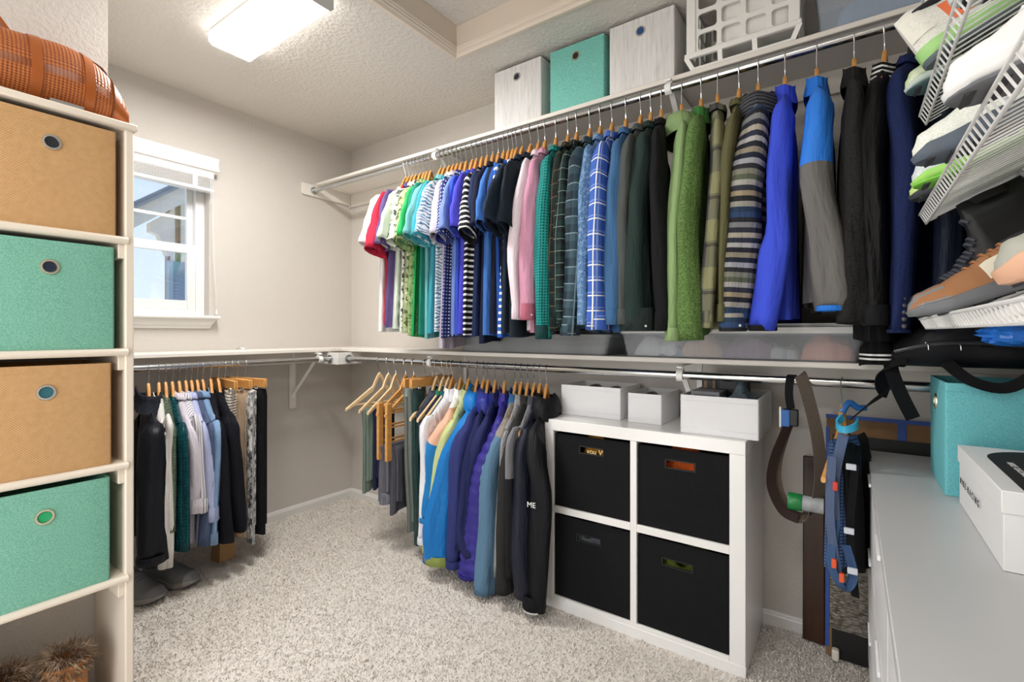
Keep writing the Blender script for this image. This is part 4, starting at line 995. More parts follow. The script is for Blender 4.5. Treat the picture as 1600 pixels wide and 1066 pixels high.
# ---- woven leather duffel on the tower
@cached
def woven_leather():
    t = NT('woven_leather'); t.set(Roughness=.42)
    s = t.sep(t.tc('UV')); k = 430.
    a = t.math('SINE', t.math('MULTIPLY', t.math('ADD', s[0], t.math('MULTIPLY', s[1], .9)), k)); b = t.math('SINE', t.math('MULTIPLY', t.math('SUBTRACT', s[0], t.math('MULTIPLY', s[1], .9)), k))
    f = t.math('ADD', t.math('MULTIPLY', t.math('MULTIPLY', a, b), .5), .5)
    t.color(t.ramp(f, [(.15, '#7A3A16'), (.5, '#A85A26'), (.85, '#C07236')])); t.bump(f, .55, .003); return t.m
M_LEA = paint('#A2561F', .34, .15, 120); M_LEAD = paint('#6B3413', .4)
duf = thing('duffel_bag', 'brown woven leather duffel bag on top of the tower', 'bag', (1.04, -1.84, 1.766))
def duf_ring(y, grow=0.0, n=40):
    yc0, yc1 = -2.02, -1.624
    e = min(1, max(0, (yc1-y)/.20)); k = math.sqrt(max(0.0, 1-(1-e)**2.3)); k = max(k, .02)
    e2 = min(1, max(0, (y-yc0)/.12)); k = min(k, max(.02, math.sqrt(max(0, 1-(1-e2)**2.3))))
    sag = .012*math.sin(14*y)
    hx, hz = .118*(.55+.45*k)+grow, (.196*k+sag*k)+grow
    out = []
    for i in range(n):
        a = 2*math.pi*i/n; c, s = math.cos(a), math.sin(a)
        x = hx*math.copysign(abs(c)**.75, c); z = hz*.5*(1+math.copysign(abs(s)**.8, s))
        x *= 1-.22*max(0, z/.2-.35)
        out.append((1.045+x, y, 1.768+z-grow*.5+.004))
    return out
ys = [-2.02+.396*i/44 for i in range(45)]
G = [duf_ring(y) for y in ys]; UV = [[(i/40*.62, y+3) for i in range(40)] for y in ys]
db = MB().grid(G, UV, closed_v=True); db.f.append(tuple(range(40))); db.f.append(tuple(range(44*40, 45*40))[::-1])
part(db, 'bag_body', woven_leather(), duf, angle=180)
def band(y, w, grow=.004):
    m_ = MB(); A_, B_, C_, D_ = duf_ring(y-w, .0), duf_ring(y-w, grow), duf_ring(y+w, grow), duf_ring(y+w, .0); m_.grid([A_, B_, C_, D_], closed_v=True); return m_
for y in (-1.838, -1.728, -1.948): part(band(y, .011), 'strap_band', M_LEA, duf)
part(band(-1.652, .020, .003), 'end_panel', M_LEA, duf)
part(MB().tube([(p[0], p[1], p[2]) for p in duf_ring(-1.673, .003)] + [duf_ring(-1.673, .003)[0]], .0022, 6), 'piping', M_LEAD, duf)
for x in (1.07, 1.0):
    part(MB().tube(crom([(x, -2.0, 1.94), (x, -1.985, 1.985), (x, -1.95, 2.005), (x, -1.91, 1.995), (x, -1.88, 1.958)], 22), .01, 6, flat=((1, 0, 0), .010, .004)), 'handle', M_LEA, duf)
part(MB().tube(crom([(1.05, -1.66, 1.90), (1.05, -1.675, 1.945), (1.05, -1.715, 1.962)], 8), .008, 6, flat=((1, 0, 0), .012, .003)), 'zip_pull', M_LEAD, duf)
part(MB().box(1.1625, 1.166, -1.815, -1.745, 1.770, 1.779), 'name_plate', chrome(.3), duf)

# ---- fur-lined boots in the foot of the tower
def fur(c, r0, r1, h, n, seed, ln=.035):
    rs = random.Random(seed); m_ = MB()
    for _ in range(n):
        a = rs.uniform(0, 6.283); rr = rs.uniform(r0, r1); z = rs.uniform(0, h); b = a+rs.uniform(-.8, .8); el = rs.uniform(-.5, 1.1); l = ln*rs.uniform(.5, 1.2)
        p = Vector((c[0]+rr*math.cos(a), c[1]+rr*math.sin(a), c[2]+z)); d = Vector((math.cos(b)*math.cos(el), math.sin(b)*math.cos(el), math.sin(el)))*l
        s_ = Vector((-math.sin(b), math.cos(b), rs.uniform(-.5, .5)))*.0009; q = p+d*.55+Vector((0, 0, -.003))
        m_.add([p-s_, p+s_, q+s_*.7, q-s_*.7, p+d+Vector((0, 0, -.008))], [(0, 1, 2, 3), (3, 2, 4)])
    return m_
@cached
def fur_mat():
    t = NT('fur'); t.set(Roughness=.7); n_ = t.noise(t.tc(), 38, 3); t.color(t.ramp(n_, [(.3, '#2A1E17'), (.5, '#8A6F58'), (.7, '#CDB79E')])); return t.m
for lb, x, y, sd in (('tan suede boot with thick fur cuff nearer the tower side panel', 1.08, -1.765, 1), ('tan suede boot with thick fur cuff at the inner end of the tower', 1.065, -1.895, 2)):
    b_ = thing('fur_boot', lb, 'boot', (x, y, 0), 'fur boots in the tower')
    part(MB().lathe((x, y, .012), [(.0, 0), (.052, 0), (.055, .02), (.048, .10), (.047, .17), (.053, .215), (.045, .216), (.038, .10), (0, .08)], 'z', 24), 'shaft', paint('#B7793F', .9, .3, 90, var=.25), b_)
    ft = MB(); G = []
    for i in range(9):
        f = i/8; cx = x-.045+.135*f; w = .046*math.sqrt(max(.02, 1-(max(0, f-.55)/.47)**2)); h = .085-.04*f
        G.append([(cx, y+w*math.cos(math.pi*k/10), .012+h*math.sin(math.pi*k/10)) for k in range(11)])
    part(ft.grid(G), 'foot', paint('#B7793F', .9, .3, 90, var=.25), b_)
    part(MB().prism([(x-.055+.15*(.5-.5*math.cos(math.pi*k/12)) if k <= 12 else 0, 0) for k in range(0)] or [(x-.052, y-.045), (x+.05, y-.050), (x+.085, y-.03), (x+.095, y), (x+.085, y+.03), (x+.05, y+.050), (x-.052, y+.045), (x-.06, y)], 'z', 0, .014), 'sole', paint('#5B4634', .7), b_)
    part(fur((x, y, .195), .030, .052, .060, 1900, sd), 'fur_cuff', fur_mat(), b_, smooth=False)['kind'] = 'stuff'

# ================================================================== on the upper shelf
UZ = SH_UZ+.0008
for lb, x0, x1, h, mt, hole, sd, gx in (('pale grey wood-print box nearest the corner on the upper shelf', 1.473, 1.742, .279, greywood(), '#1B2230', 11, 0), ('mint teal fabric box between two wood-print boxes', 1.788, 2.052, .275, M_TEALL, '#1A1A18', 12, -.0), ('pale grey wood-print box beside the plastic crate', 2.076, 2.346, .281, greywood(), '#1F4C86', 13, -.0)):
    fabric_bin(lb, ((x0+x1)/2, -.140, UZ), x1-x0, .258, h, mt, 0, 'boxes on the upper shelf', hole, M_RINGC if mt is M_TEALL else None, sd, .80, bulge=.002 if mt is not M_TEALL else .004)
# white slatted crate
M_CRATE = paint('#F0EEE9', .4)
cr = thing('plastic_crate', 'white plastic crate with rounded openings on the upper shelf', 'crate', (2.58, -.14, UZ))
X0, X1, Y0, Y1, Z0, Z1 = 2.392, 2.765, -.275, -.015, UZ+.052, 2.436
def lattice(a0, a1, z0, z1, na, nz, to, bar=.016, t=.007, skip=()):
    """panel of bars with rounded openings; to(a, z, depth) gives world points"""
    m_ = MB(); ca = (a1-a0)/na; cz = (z1-z0)/nz; K = 16
    for i in range(na):
        for j in range(nz):
            A0, A1, B0, B1 = a0+i*ca, a0+(i+1)*ca, z0+j*cz, z0+(j+1)*cz; cx, cy = (A0+A1)/2, (B0+B1)/2
            hw, hh = ca/2-bar/2, cz/2-bar/2; rr = min(hw, hh)*.38; inner = []; outer = []
            for k in range(K):
                q = k//4; a = R(q*90+(k % 4)*30); ccx = cx+(hw-rr)*(1 if q in (0, 3) else -1); ccy = cy+(hh-rr)*(1 if q in (0, 1) else -1)
                x, y = ccx+rr*math.cos(a), ccy+rr*math.sin(a); inner.append((x, y))
                gx_, gy_ = cx+ca/2*(1 if q in (0, 3) else -1), cy+cz/2*(1 if q in (0, 1) else -1); i4 = k % 4; outer.append((gx_, gy_) if i4 in (1, 2) else ((gx_, y) if (i4 == 0) == (q % 2 == 0) else (x, gy_)))
            L = [[to(*p, 0) for p in outer], [to(*p, 0) for p in inner], [to(*p, t) for p in inner], [to(*p, t) for p in outer]]
            m_.grid(L, closed_v=True)
    return m_
part(lattice(X0+.034, X1-.012, Z0+.012, Z1, 4, 3, lambda a, z, d: (a, Y0+.006+d, z)), 'front_panel', M_CRATE, cr)
part(lattice(Y0+.02, Y1, Z0+.012, Z1, 3, 3, lambda a, z, d: (X0+.004+d, a, z)), 'side_panel', M_CRATE, cr)
part(lattice(Y0+.02, Y1, Z0+.012, Z1, 3, 3, lambda a, z, d: (X1-.011+d, a, z)), 'side_panel', M_CRATE, cr)
part(lattice(X0+.034, X1-.012, Z0+.012, Z1, 4, 3, lambda a, z, d: (a, Y1-.008+d, z)), 'back_panel', M_CRATE, cr)
part(lattice(X0+.02, X1-.02, Y0+.03, Y1-.03, 5, 3, lambda a, z, d: (a, z, UZ+.001+d*.7)), 'base_grid', M_CRATE, cr)
for x in (X0, X1-.034): part(MB().box(x, x+.034 if x == X0 else X1, Y0, Y0+.012, Z0, Z1+.005), 'corner_post', M_CRATE, cr, .003)
part(MB().box(X0-.006, X1+.006, Y0-.006, Y0+.010, Z0-.006, Z0+.014), 'bottom_rim', M_CRATE, cr, .003)
part(MB().box(X0-.006, X0+.010, Y0+.01, Y1, Z0-.006, Z0+.014), 'bottom_rim', M_CRATE, cr, .003)
part(MB().box(X1-.010, X1+.006, Y0+.01, Y1, Z0-.006, Z0+.014), 'bottom_rim', M_CRATE, cr, .003)
for x, dx in ((X0, .024), (X0+.12, .0), (X0+.235, .0), (X1, -.024)):
    part(MB().tube([(x, Y0, Z0), (x+dx, Y0+.012, UZ+.004)], .006, 6, flat=((1, 0, 0), .008, .006)), 'foot_rib', M_CRATE, cr)
part(MB().tube([(X0+.02, Y0+.012, UZ+.007), (X1-.02, Y0+.012, UZ+.007)], .006, 4, flat=((0, 1, 0), .008, .005)), 'foot_rail', M_CRATE, cr)
lm = shell(X1-X0-.13, .18, .20, .003, .03, .006, seed=4, wob=.002); lm.v = [(p[0]+(X0+X1)/2+.045, p[1]-.15, p[2]+Z0+.02) for p in lm.v]
single(lm, 'plastic_tub', 'white rounded plastic tub standing in the crate', 'tub', paint('#F2F1EC', .35))
# clear tote on the upper shelf
M_CLR = translucent('#C8D2DC', .26, .2)
def tote(name, label, x0, x1, y0, y1, z0, h, lid=None, mat=None, taper=.06, lidmat=None):
    r = thing(name, label, 'storage tote', ((x0+x1)/2, (y0+y1)/2, z0), 'clear plastic totes')
    w, d = x1-x0, y1-y0; m_ = shell(w, d, h, .0025, .022, .0, rows=6, taper=taper)
    m_.v = [(p[0]+(x0+x1)/2, p[1]+(y0+y1)/2, p[2]+z0) for p in m_.v]; part(m_, 'tub', mat or M_CLR, r, angle=40)
    o = rrect(w+.008, d+.008, .024); i_ = rrect(w-.004, d-.004, .02); cx, cy = (x0+x1)/2, (y0+y1)/2
    G = [[(x+cx, y+cy, z) for x, y in q] for q, z in ((i_, z0+h-.010), (o, z0+h-.010), (o, z0+h+.001), (i_, z0+h+.001))]
    part(MB().grid(G+[G[0]], closed_v=True), 'rim', mat or M_CLR, r)
    if lid:
        o2 = rrect(w+.014, d+.014, .026); o3 = rrect(w-.05, d-.05, .02)
        G = [[(x+cx, y+cy, z) for x, y in q] for q, z in ((o2, z0+h-.004), (o2, z0+h+lid*.55), (o3, z0+h+lid*.6), (o3, z0+h+lid), )]
        m_ = MB().grid(G, closed_v=True); n = len(o2); b = 3*n; m_.f.append(tuple(range(b, b+n)))
        part(m_, 'lid', lidmat or M_CLR, r, angle=35)
    return r
tote('storage_tote', 'clear plastic tote at the right end of the upper shelf', 2.805, 3.31, -.265, -.02, UZ, .20)
def heap(name, label, cat, c, sx, sy, h, mat, seed, group=None, n=22):
    """soft folded cloth: a rounded mound with fold ridges"""
    rs = random.Random(seed); ph = [rs.uniform(0, 6) for _ in range(4)]; G = []
    for i in range(n):
        row = []
        for j in range(n):
            a, b = -1+2*i/(n-1), -1+2*j/(n-1); e = (1-a**4)*(1-b**4)
            z = h*(max(0, e)**.45)*(1+.16*math.sin(5*a+ph[0]+2*b)+.12*math.sin(7*b+ph[1]-3*a))
            row.append((c[0]+sx*a*(1+.04*math.sin(6*b+ph[2])), c[1]+sy*b*(1+.04*math.sin(6*a+ph[3])), c[2]+max(0, z)))
        G.append(row)
    UV = [[(c[0]+sx*(-1+2*i/(n-1)), c[1]+sy*(-1+2*j/(n-1))) for j in range(n)] for i in range(n)]
    m_ = MB().grid(G, UV)
    return single(m_, name, label, cat, mat, loc=c, group=group, angle=180)
heap('folded_blanket', 'blue grey folded blanket in the upper clear tote', 'blanket', (3.06, -.145, UZ+.004), .20, .10, .13, F('#A7B6CC'), 4)

# ================================================================== totes on the lower shelf
LZ = SH_LZ+.0008
M_CLR2 = translucent('#B9BBBB', .38, .3); M_CLR3 = translucent('#E4E6E7', .20, .25)
tote('storage_tote', 'grey translucent under-bed tote on the lower shelf', 1.235, 2.075, -.262, -.03, LZ, .088, mat=M_CLR2, taper=.05)
heap('folded_linen', 'grey folded linen in the grey translucent tote', 'linen', (1.72, -.14, LZ+.004), .30, .085, .06, F('#9C9A96'), 5)
tote('storage_tote', 'clear tote with white lid full of clothes on the lower shelf', 2.125, 2.945, -.268, -.03, LZ, .098, lid=.03, mat=M_CLR3, taper=.05, lidmat=paint('#E9E8E4', .4))
for lb, x, hw_, mt, sd, hh in (('white shirt folded in the lidded tote', 2.26, .095, F('#F4F1EA'), 6, .072), ('slate blue top folded in the lidded tote', 2.335, .07, F('#8095AC'), 7, .03), ('salmon sweater folded in the lidded tote', 2.44, .08, F('#E0B090'), 8, .07), ('dusty mauve sweater folded in the lidded tote', 2.60, .09, F('#A07A92'), 9, .075), ('soft white scarf folded in the lidded tote', 2.69, .07, F('#F0EEEA'), 10, .045), ('coral pink sweater folded in the lidded tote', 2.84, .075, F('#EE9A78'), 11, .072)):
    heap('folded_sweater', lb, 'clothes', (x, -.152, LZ+.004), hw_, .088, hh, mt, sd, 'clothes in the lidded tote', 16)

# ================================================================== cube shelf with black bins
M_GLOSS = paint('#EFEEEB', .22)
CX0, CX1, CY0, CY1, CZ = 1.831, 2.618, -.400, -.008, .791
cu = thing('cube_shelf', 'white glossy four-cube shelf unit standing on the carpet', 'shelf unit', ((CX0+CX1)/2, -.2, 0))
part(MB().box(CX0, CX1, CY0, CY1, CZ-.046, CZ), 'top_board', M_GLOSS, cu, .0015)
part(MB().box(CX0, CX0+.050, CY0+.0005, CY1, 0.0, CZ-.0462), 'side_board', M_GLOSS, cu, .0015)
part(MB().box(CX1-.050, CX1, CY0+.0005, CY1, 0.0, CZ-.0462), 'side_board', M_GLOSS, cu, .0015)
part(MB().box(CX0+.0502, CX1-.0502, CY0+.001, CY1, .0, .056), 'bottom_board', M_GLOSS, cu, .0015)
part(MB().box(2.2175, 2.2425, CY0+.001, CY1, .0562, CZ-.0464), 'divider', M_GLOSS, cu, .0012)
part(MB().box(CX0+.0502, 2.2173, CY0+.001, CY1, .403, .431), 'middle_board', M_GLOSS, cu, .0012)
part(MB().box(2.2427, CX1-.0502, CY0+.001, CY1, .403, .431), 'middle_board', M_GLOSS, cu, .0012)
part(MB().box(CX0+.004, CX1+.0015, CY0-.0012, CY0+.004, 0.0, .040), 'plinth', M_GLOSS, cu, .001)
M_BLK = weave('#1B1B1D', '#0D0D0E', 500., .3, .9)
def cube_bin(label, x0, x1, z0, h, hole):
    r = thing('cube_bin', label, 'storage bin', ((x0+x1)/2, -.2, z0), 'black bins in the cube shelf')
    y = CY0+.010; hx0, hx1, hz0, hz1 = hole; t = .004; m_ = MB(); N = 9
    # front cloth with a real cut-out, gently bowed
    def yy(x, z): return y-.004*math.sin(math.pi*(x-x0)/(x1-x0))*math.sin(math.pi*(z-z0)/h)
    def patch(a0, a1, b0, b1, na, nb):
        for dy in (0, t): m_.grid([[(a0+(a1-a0)*i/na, yy(a0+(a1-a0)*i/na, b0+(b1-b0)*j/nb)+dy, b0+(b1-b0)*j/nb) for j in range(nb+1)] for i in range(na+1)])
    z1 = z0+h
    patch(x0, hx0, z0, z1, 5, 10); patch(hx1, x1, z0, z1, 5, 10); patch(hx0, hx1, z0, hz0, 5, 8); patch(hx0, hx1, hz1, z1, 5, 3)
    part(m_, 'front_panel', M_BLK, r, angle=60)
    fr_ = MB()
    for a, b, c_, d in ((hx0-.004, hx1+.004, hz1, hz1+.004), (hx0-.004, hx1+.004, hz0-.004, hz0), (hx0-.004, hx0, hz0, hz1), (hx1, hx1+.004, hz0, hz1)):
        ym = yy((a+b)/2, (c_+d)/2); fr_.box(a, b, ym-.0015, ym+.005, c_, d)
    part(fr_, 'handle_binding', paint('#0E0E0F', .6), r)
    m_ = MB(); m_.box(x0, x0+t, y+t, CY1-.03, z0, z1); m_.box(x1-t, x1, y+t, CY1-.03, z0, z1); m_.box(x0, x1, CY1-.034, CY1-.03, z0, z1); m_.box(x0, x1, y+t, CY1-.03, z0, z0+t)
    part(m_, 'side_panels', M_BLK, r)
    return r
cube_bin('black fabric bin at the upper left of the cube shelf', 1.8845, 2.2145, .4315, .302, (2.003, 2.103, .668, .692))
cube_bin('black fabric bin at the upper right of the cube shelf', 2.2455, 2.5645, .4315, .302, (2.352, 2.452, .664, .690))
cube_bin('black fabric bin at the lower left of the cube shelf', 1.8845, 2.2145, .0565, .336, (1.990, 2.090, .311, .333))
cube_bin('black fabric bin at the lower right of the cube shelf', 2.2455, 2.5645, .0565, .336, (2.340, 2.444, .306, .328))
ts = heap('folded_shirt', 'amber printed shirt seen through the upper left bin slot', 'clothes', (2.06, -.30, .44), .13, .07, .245, F('#C98A2C', 'floral', '#2A1B12', '#D99B3A', .05), 12)
tx = lettering('you W', .030, .0005, 1.0); part(place(tx, (2.028, -.3852, .667), (1, 0, 0), (0, 0, 1)), 'print', paint('#EFD79A', .6), ts)
heap('folded_fleece', 'orange fleece seen through the upper right bin slot', 'clothes', (2.40, -.30, .44), .13, .078, .255, F('#E0591C', 'fleece', '#EE6E2A'), 13)
heap('folded_bag', 'silver grey bag seen through the lower left bin slot', 'clothes', (2.05, -.30, .062), .13, .074, .255, F('#8E959C', rough=.35), 14)
heap('folded_shirt', 'moss green shirt seen through the lower right bin slot', 'clothes', (2.40, -.30, .062), .13, .078, .262, F('#6E7D2B'), 15)

# ---- three white fabric boxes on the cube shelf
M_WBOX = paint('#ECECEE', .8, .2, 300)
def white_box(label, x0, x1, y0, y1, h, rz=0, wob=.003, sd=0):
    r = thing('fabric_box', label, 'storage box', ((x0+x1)/2, (y0+y1)/2, CZ+.0008), 'white fabric boxes on the cube shelf', rz)
    part(shell(x1-x0, y1-y0, h, .004, .005, .002, seed=sd, wob=wob), 'body', M_WBOX, r, local=True, angle=30)
    for f in (.16, .86):
        o = rrect(x1-x0+.003, y1-y0+.003, .006); G = [[(x, y, h*f-.0012) for x, y in o], [(x*1.004, y*1.004, h*f) for x, y in o], [(x, y, h*f+.0012) for x, y in o]]
        part(MB().grid(G, closed_v=True), 'seam', M_WBOX, r, local=True)
    return r
white_box('long white fabric box at the left on the cube shelf', 1.842, 2.122, -.262, -.025, .132, sd=1)
white_box('small white fabric box in the middle on the cube shelf', 2.158, 2.296, -.272, -.030, .118, sd=2)
white_box('crumpled white fabric box overhanging the cube shelf edge', 2.394, 2.652, -.362, -.030, .138, sd=3, wob=.005)
M_BK = paint('#17181A', .35)
for k, (x, y, lb, rr, zz) in enumerate(((1.98, -.20, 'round black case standing left in the long white box', .028, .139), (2.075, -.20, 'round black case standing right in the long white box', .028, .136), (2.235, -.21, 'round black case in the small white box', .03, .122))):
    single(MB().lathe((x, y-.03, CZ+zz-.03), [(0, 0), (rr*.9, 0), (rr, .008), (rr, .05), (rr*.9, .058), (0, .058)], 'y', 20), 'round_case', lb, 'case', M_BK)
bx = [('carton', 'brown and black carton standing in the crumpled white box', 2.43, 2.475, -.17, -.06, .195, '#A58664'), ('carton', 'tall black carton in the crumpled white box', 2.478, 2.58, -.18, -.06, .200, '#26262B'), ('flat_case', 'flat silver case lying in the crumpled white box', 2.42, 2.52, -.32, -.20, .150, '#7C7D82')]
for nm, lb, a, b, c_, d, h, hx in bx:
    r = thing(nm, lb, 'box', ((a+b)/2, (c_+d)/2, CZ+.006)); part(MB().box(a, b, c_, d, CZ+.006, CZ+h), 'carton_body', paint(hx, .5), r, .002)
    part(MB().box(a+.012, b-.012, c_-.0012, c_, CZ+h-.05, CZ+h-.012), 'printed_panel', paint('#4A4A50', .5), r)
heap('folded_cloth', 'grey blue cloth with a yellow fold in the crumpled white box', 'clothes', (2.585, -.26, CZ+.006), .055, .07, .15, F('#5E6A72', 'heather', '#3C464E'), 16)

# ================================================================== grey-topped cabinet on the right
DX0, DX1, DY0, DY1, DZ = 2.951, XR-.018, -1.75, -.116, .755
M_DTOP = paint('#BFC0C1', .32, .04, 300); M_DW = paint('#E8E8E8', .3)
ds = thing('drawer_cabinet', 'white drawer cabinet with a light grey top', 'cabinet', ((DX0+DX1)/2, (DY0+DY1)/2, 0))
part(MB().box(DX0, DX1, DY0, DY1, DZ-.022, DZ), 'top_board', M_DTOP, ds, .002)
part(MB().box(DX0+.018, DX1, DY0+.005, DY1-.003, .05, DZ-.0222), 'carcass', M_DW, ds, .001)
part(MB().box(DX0+.05, DX1, DY0+.02, DY1-.02, 0, .0498), 'plinth', M_DW, ds, .001)
for j in range(3):
    for k in range(3):
        ya, yb = DY0+.008+j*.542, DY0+.008+j*.542+.534; za, zb = .055+k*.226, .055+k*.226+.219
        d_ = part(MB().box(DX0+.002, DX0+.0175, ya, yb, za, zb), 'drawer', M_DW, ds, .001)
        part(MB().box(DX0-.004, DX0+.0016, (ya+yb)/2-.06, (ya+yb)/2+.06, zb-.012, zb-.002), 'handle', M_DW, d_, .001)
fabric_bin('turquoise fabric bin standing on the grey cabinet top', (3.214, -.445, DZ+.0008), .270, .238, .276, M_TEALB, R(-90), 'bins on the cabinet', '#D9C9A0', M_RINGC, 21, .78, gx=-.0)
# shoe box with printed lid
sb = thing('shoe_box', 'white shoe box with a black rounded panel on its lid', 'shoe box', (3.215, -.83, DZ))
SX0, SX1, SY0, SY1 = 3.112, 3.318, -1.032, -.625
M_CARD = paint('#EDEDED', .55); M_INK = paint('#161617', .85)
part(MB().box(SX0+.003, SX1-.003, SY0+.003, SY1-.003, DZ+.0008, DZ+.118), 'box_body', M_CARD, sb, .001)
part(MB().box(SX0, SX1, SY0, SY1, DZ+.098, DZ+.136), 'lid', M_CARD, sb, .0012)
xc_, yb_ = 3.245, SY0
oval = [(SX1-.0005, SY0), (SX0+.030, SY0), (SX0+.030, SY1-.13)] + [(SX0+.03+.11*(1-math.cos(R(a))), SY1-.13+.11*math.sin(R(a))) for a in range(10, 91, 10)] + [(SX1-.0005, SY1-.02)]
part(MB().prism(oval, 'z', DZ+.1362, DZ+.1368), 'lid_panel', M_INK, sb)
part(MB().box(SX0+.030, SX1-.002, SY0-.0006, SY0-.0001, DZ+.099, DZ+.1362), 'lid_panel', M_INK, sb)
tx = lettering('NIKE-RACING', .020, .0003, 1.75); part(place(tx, (SX0-.0004, SY1-.035, DZ+.055), (0, -1, 0), (0, 0, 1)), 'side_lettering', M_INK, sb)
tx = lettering('NIKE RACING', .015, .0003, 1.35); part(place(tx, (SX0+.052, SY1-.16, DZ+.1371), (0, -1, 0), (1, 0, 0)), 'lid_lettering', paint('#E6E6E6', .5), sb)

# ================================================================== leaning things beside the cabinet
single(MB().hexa([(2.757, -.062, .012), (2.828, -.066, .012), (2.828, -.048, .012), (2.757, -.044, .012)], [(2.757, -.036, .69), (2.825, -.036, .69), (2.825, -.018, .69), (2.757, -.018, .69)]), 'wood_plank', 'dark stained wooden plank leaning on the wall', 'plank', wood('#2C1A10', '#4B2F1D', .35, (8, 8, 1), 3), bev=.004)
pf = thing('wrapped_picture', 'large picture wrapped in cardboard, plastic and blue tape', 'picture', (3.0, -.07, .012))
def lean(x, z, o=0.0): return (x, -.100+z*.075-o, z+.012)
def leanbox(x0, x1, z0, z1, t=.006, o=0.0): return MB().hexa([lean(x0, z0, o+t), lean(x1, z0, o+t), lean(x1, z0, o), lean(x0, z0, o)], [lean(x0, z1, o+t), lean(x1, z1, o+t), lean(x1, z1, o), lean(x0, z1, o)])
M_CB = paint('#8C6B49', .85, .2, 150, var=.2); M_TAPE = paint('#2C4F9E', .5)
part(leanbox(2.832, 3.30, .0, .843, .012), 'backing_board', M_CB, pf)
part(leanbox(2.830, 3.30, .832, .846, .002, .0122), 'tape_strip', M_TAPE, pf)
part(leanbox(2.830, 2.842, .03, .80, .002, .0122), 'tape_strip', M_TAPE, pf)
part(leanbox(3.035, 3.06, .74, .832, .002, .0122), 'tape_strip', M_TAPE, pf)
part(leanbox(2.85, 3.30, .0, .775, .006, .0122), 'frame_panel', paint('#141416', .4), pf)
@cached
def crinkle():
    t = NT('crinkled_plastic'); t.set(Roughness=.22); n_ = t.noise(t.tc('Object', scale=(1, 1, 3.2)), 55, 6, .75)
    t.color(t.ramp(n_, [(.35, '#3F3A34'), (.5, '#8F877B'), (.68, '#D9D3C7')])); t.bump(n_, 1.0, .01); return t.m
wr = MB(); rs_ = random.Random(3); n_ = 26
wr.grid([[tuple(Vector(lean(2.844+.11*i/8, .10+.47*j/(n_-1), .0185))+Vector((0, -rs_.uniform(0, .006), 0))) for j in range(n_)] for i in range(9)])
part(wr, 'plastic_wrap', crinkle(), pf, smooth=False)
part(MB().box(2.85, 2.872, -.145, -.115, .012, .05), 'corner_guard', paint('#E2DCCB', .7), pf, .006)
# strap on the rod with a rolled tube in its loop
M_STRAP = weave('#6A5F55', '#554B42', 600., .2, .7); M_STRAPB = weave('#17171A', '#0C0C0E', 600., .2, .8)
st = thing('cinch_strap', 'taupe webbing strap with a blue cam buckle on the lower rod', 'strap', (2.76, -.33, .55))
def webbing(pts, n=30, hw=.018, ax=(0, 1, 0)): return MB().tube(crom(pts, n), .01, 4, flat=(ax, hw, .0014))
part(webbing([(2.772, -.285, 1.0), (2.768, -.306, 1.0135), (2.772, -.322, 1.010), (2.790, -.335, .955), (2.818, -.34, .82), (2.826, -.34, .69), (2.808, -.34, .59), (2.765, -.34, .553), (2.725, -.34, .585), (2.700, -.34, .66), (2.707, -.34, .75), (2.735, -.335, .852)], 46, .019, (.6, .4, .6)), 'webbing', M_STRAP, st)
part(webbing([(2.738, -.345, .855), (2.698, -.36, .74), (2.690, -.36, .65), (2.722, -.36, .575), (2.765, -.36, .556)], 24, .015, (.6, .4, .6)), 'webbing', weave('#3A2A25', '#2A1E1A', 600., .2, .7), st)
part(webbing([(2.748, -.285, 1.005), (2.744, -.306, 1.0135), (2.740, -.325, 1.0), (2.738, -.335, .95), (2.744, -.338, .905)], 16, .012, (1, 0, 0)), 'loop', M_STRAPB, st)
part(MB().box(2.722, 2.766, -.352, -.332, .850, .905), 'buckle', M_BK, st, .004)
part(MB().box(2.716, 2.742, -.357, -.350, .848, .903), 'buckle_lever', paint('#1F5FA8', .35), st, .002)
part(MB().box(2.712, 2.718, -.359, -.345, .845, .912), 'buckle_edge', paint('#E9EBEE', .3), st, .002)
tb = thing('mailing_tube', 'clear tube with a green cap lying in the strap loop', 'tube', (2.80, -.34, .57))
part(MB().cyl((2.775, -.345, .605), .024, .06, 'x', 24), 'tube_body', translucent('#DDE3E4', .45), tb)
part(MB().lathe((2.737, -.345, .605), [(0, 0), (.026, 0), (.0275, .004), (.0275, .034), (.0255, .04), (0, .04)], 'x', 24), 'cap', paint('#177A3C', .35), tb)
# hydration pack on its hanger
hang('std', 'R', 2.883, -.04, 'wooden hanger carrying the blue running pack')
pk = thing('running_pack', 'blue and black running pack hanging beside the cabinet', 'backpack', (2.885, -.40, .40))
M_PB = F('#2F4366', 'dots', '#5D7CB0', None, .010, .3); M_PK = F('#16171B', rough=.6); M_PG = F('#5C6C8C')
W_ = frame_fn('R', 2.885)
part(cloth_body(W_, 2.895, -.03, RD_LZ, .43, .030, .12, random.Random(5), .010, top='flat', q0=-.10, q1=.15, ztop=.83, flare=-.25), 'pack_body', M_PK, pk, angle=180)
part(cloth_body(W_, 2.872, -.03, RD_LZ, .46, .010, .12, random.Random(6), .006, top='flat', q0=.02, q1=.155, ztop=.84, flare=-.1), 'mesh_panel', M_PB, pk, angle=180)
for a, b, mt, hw_ in (((2.845, -.50, .80), (2.86, -.49, .45), M_PG, .012), ((2.872, -.46, .86), (2.852, -.50, .60), M_PG, .014), ((2.90, -.48, .78), (2.90, -.47, .40), M_STRAPB, .010)):
    part(webbing([a, ((a[0]+b[0])/2-.012, a[1]-.012, (a[2]+b[2])/2), b], 12, hw_, (1, -.4, 0)), 'shoulder_strap', mt, pk)
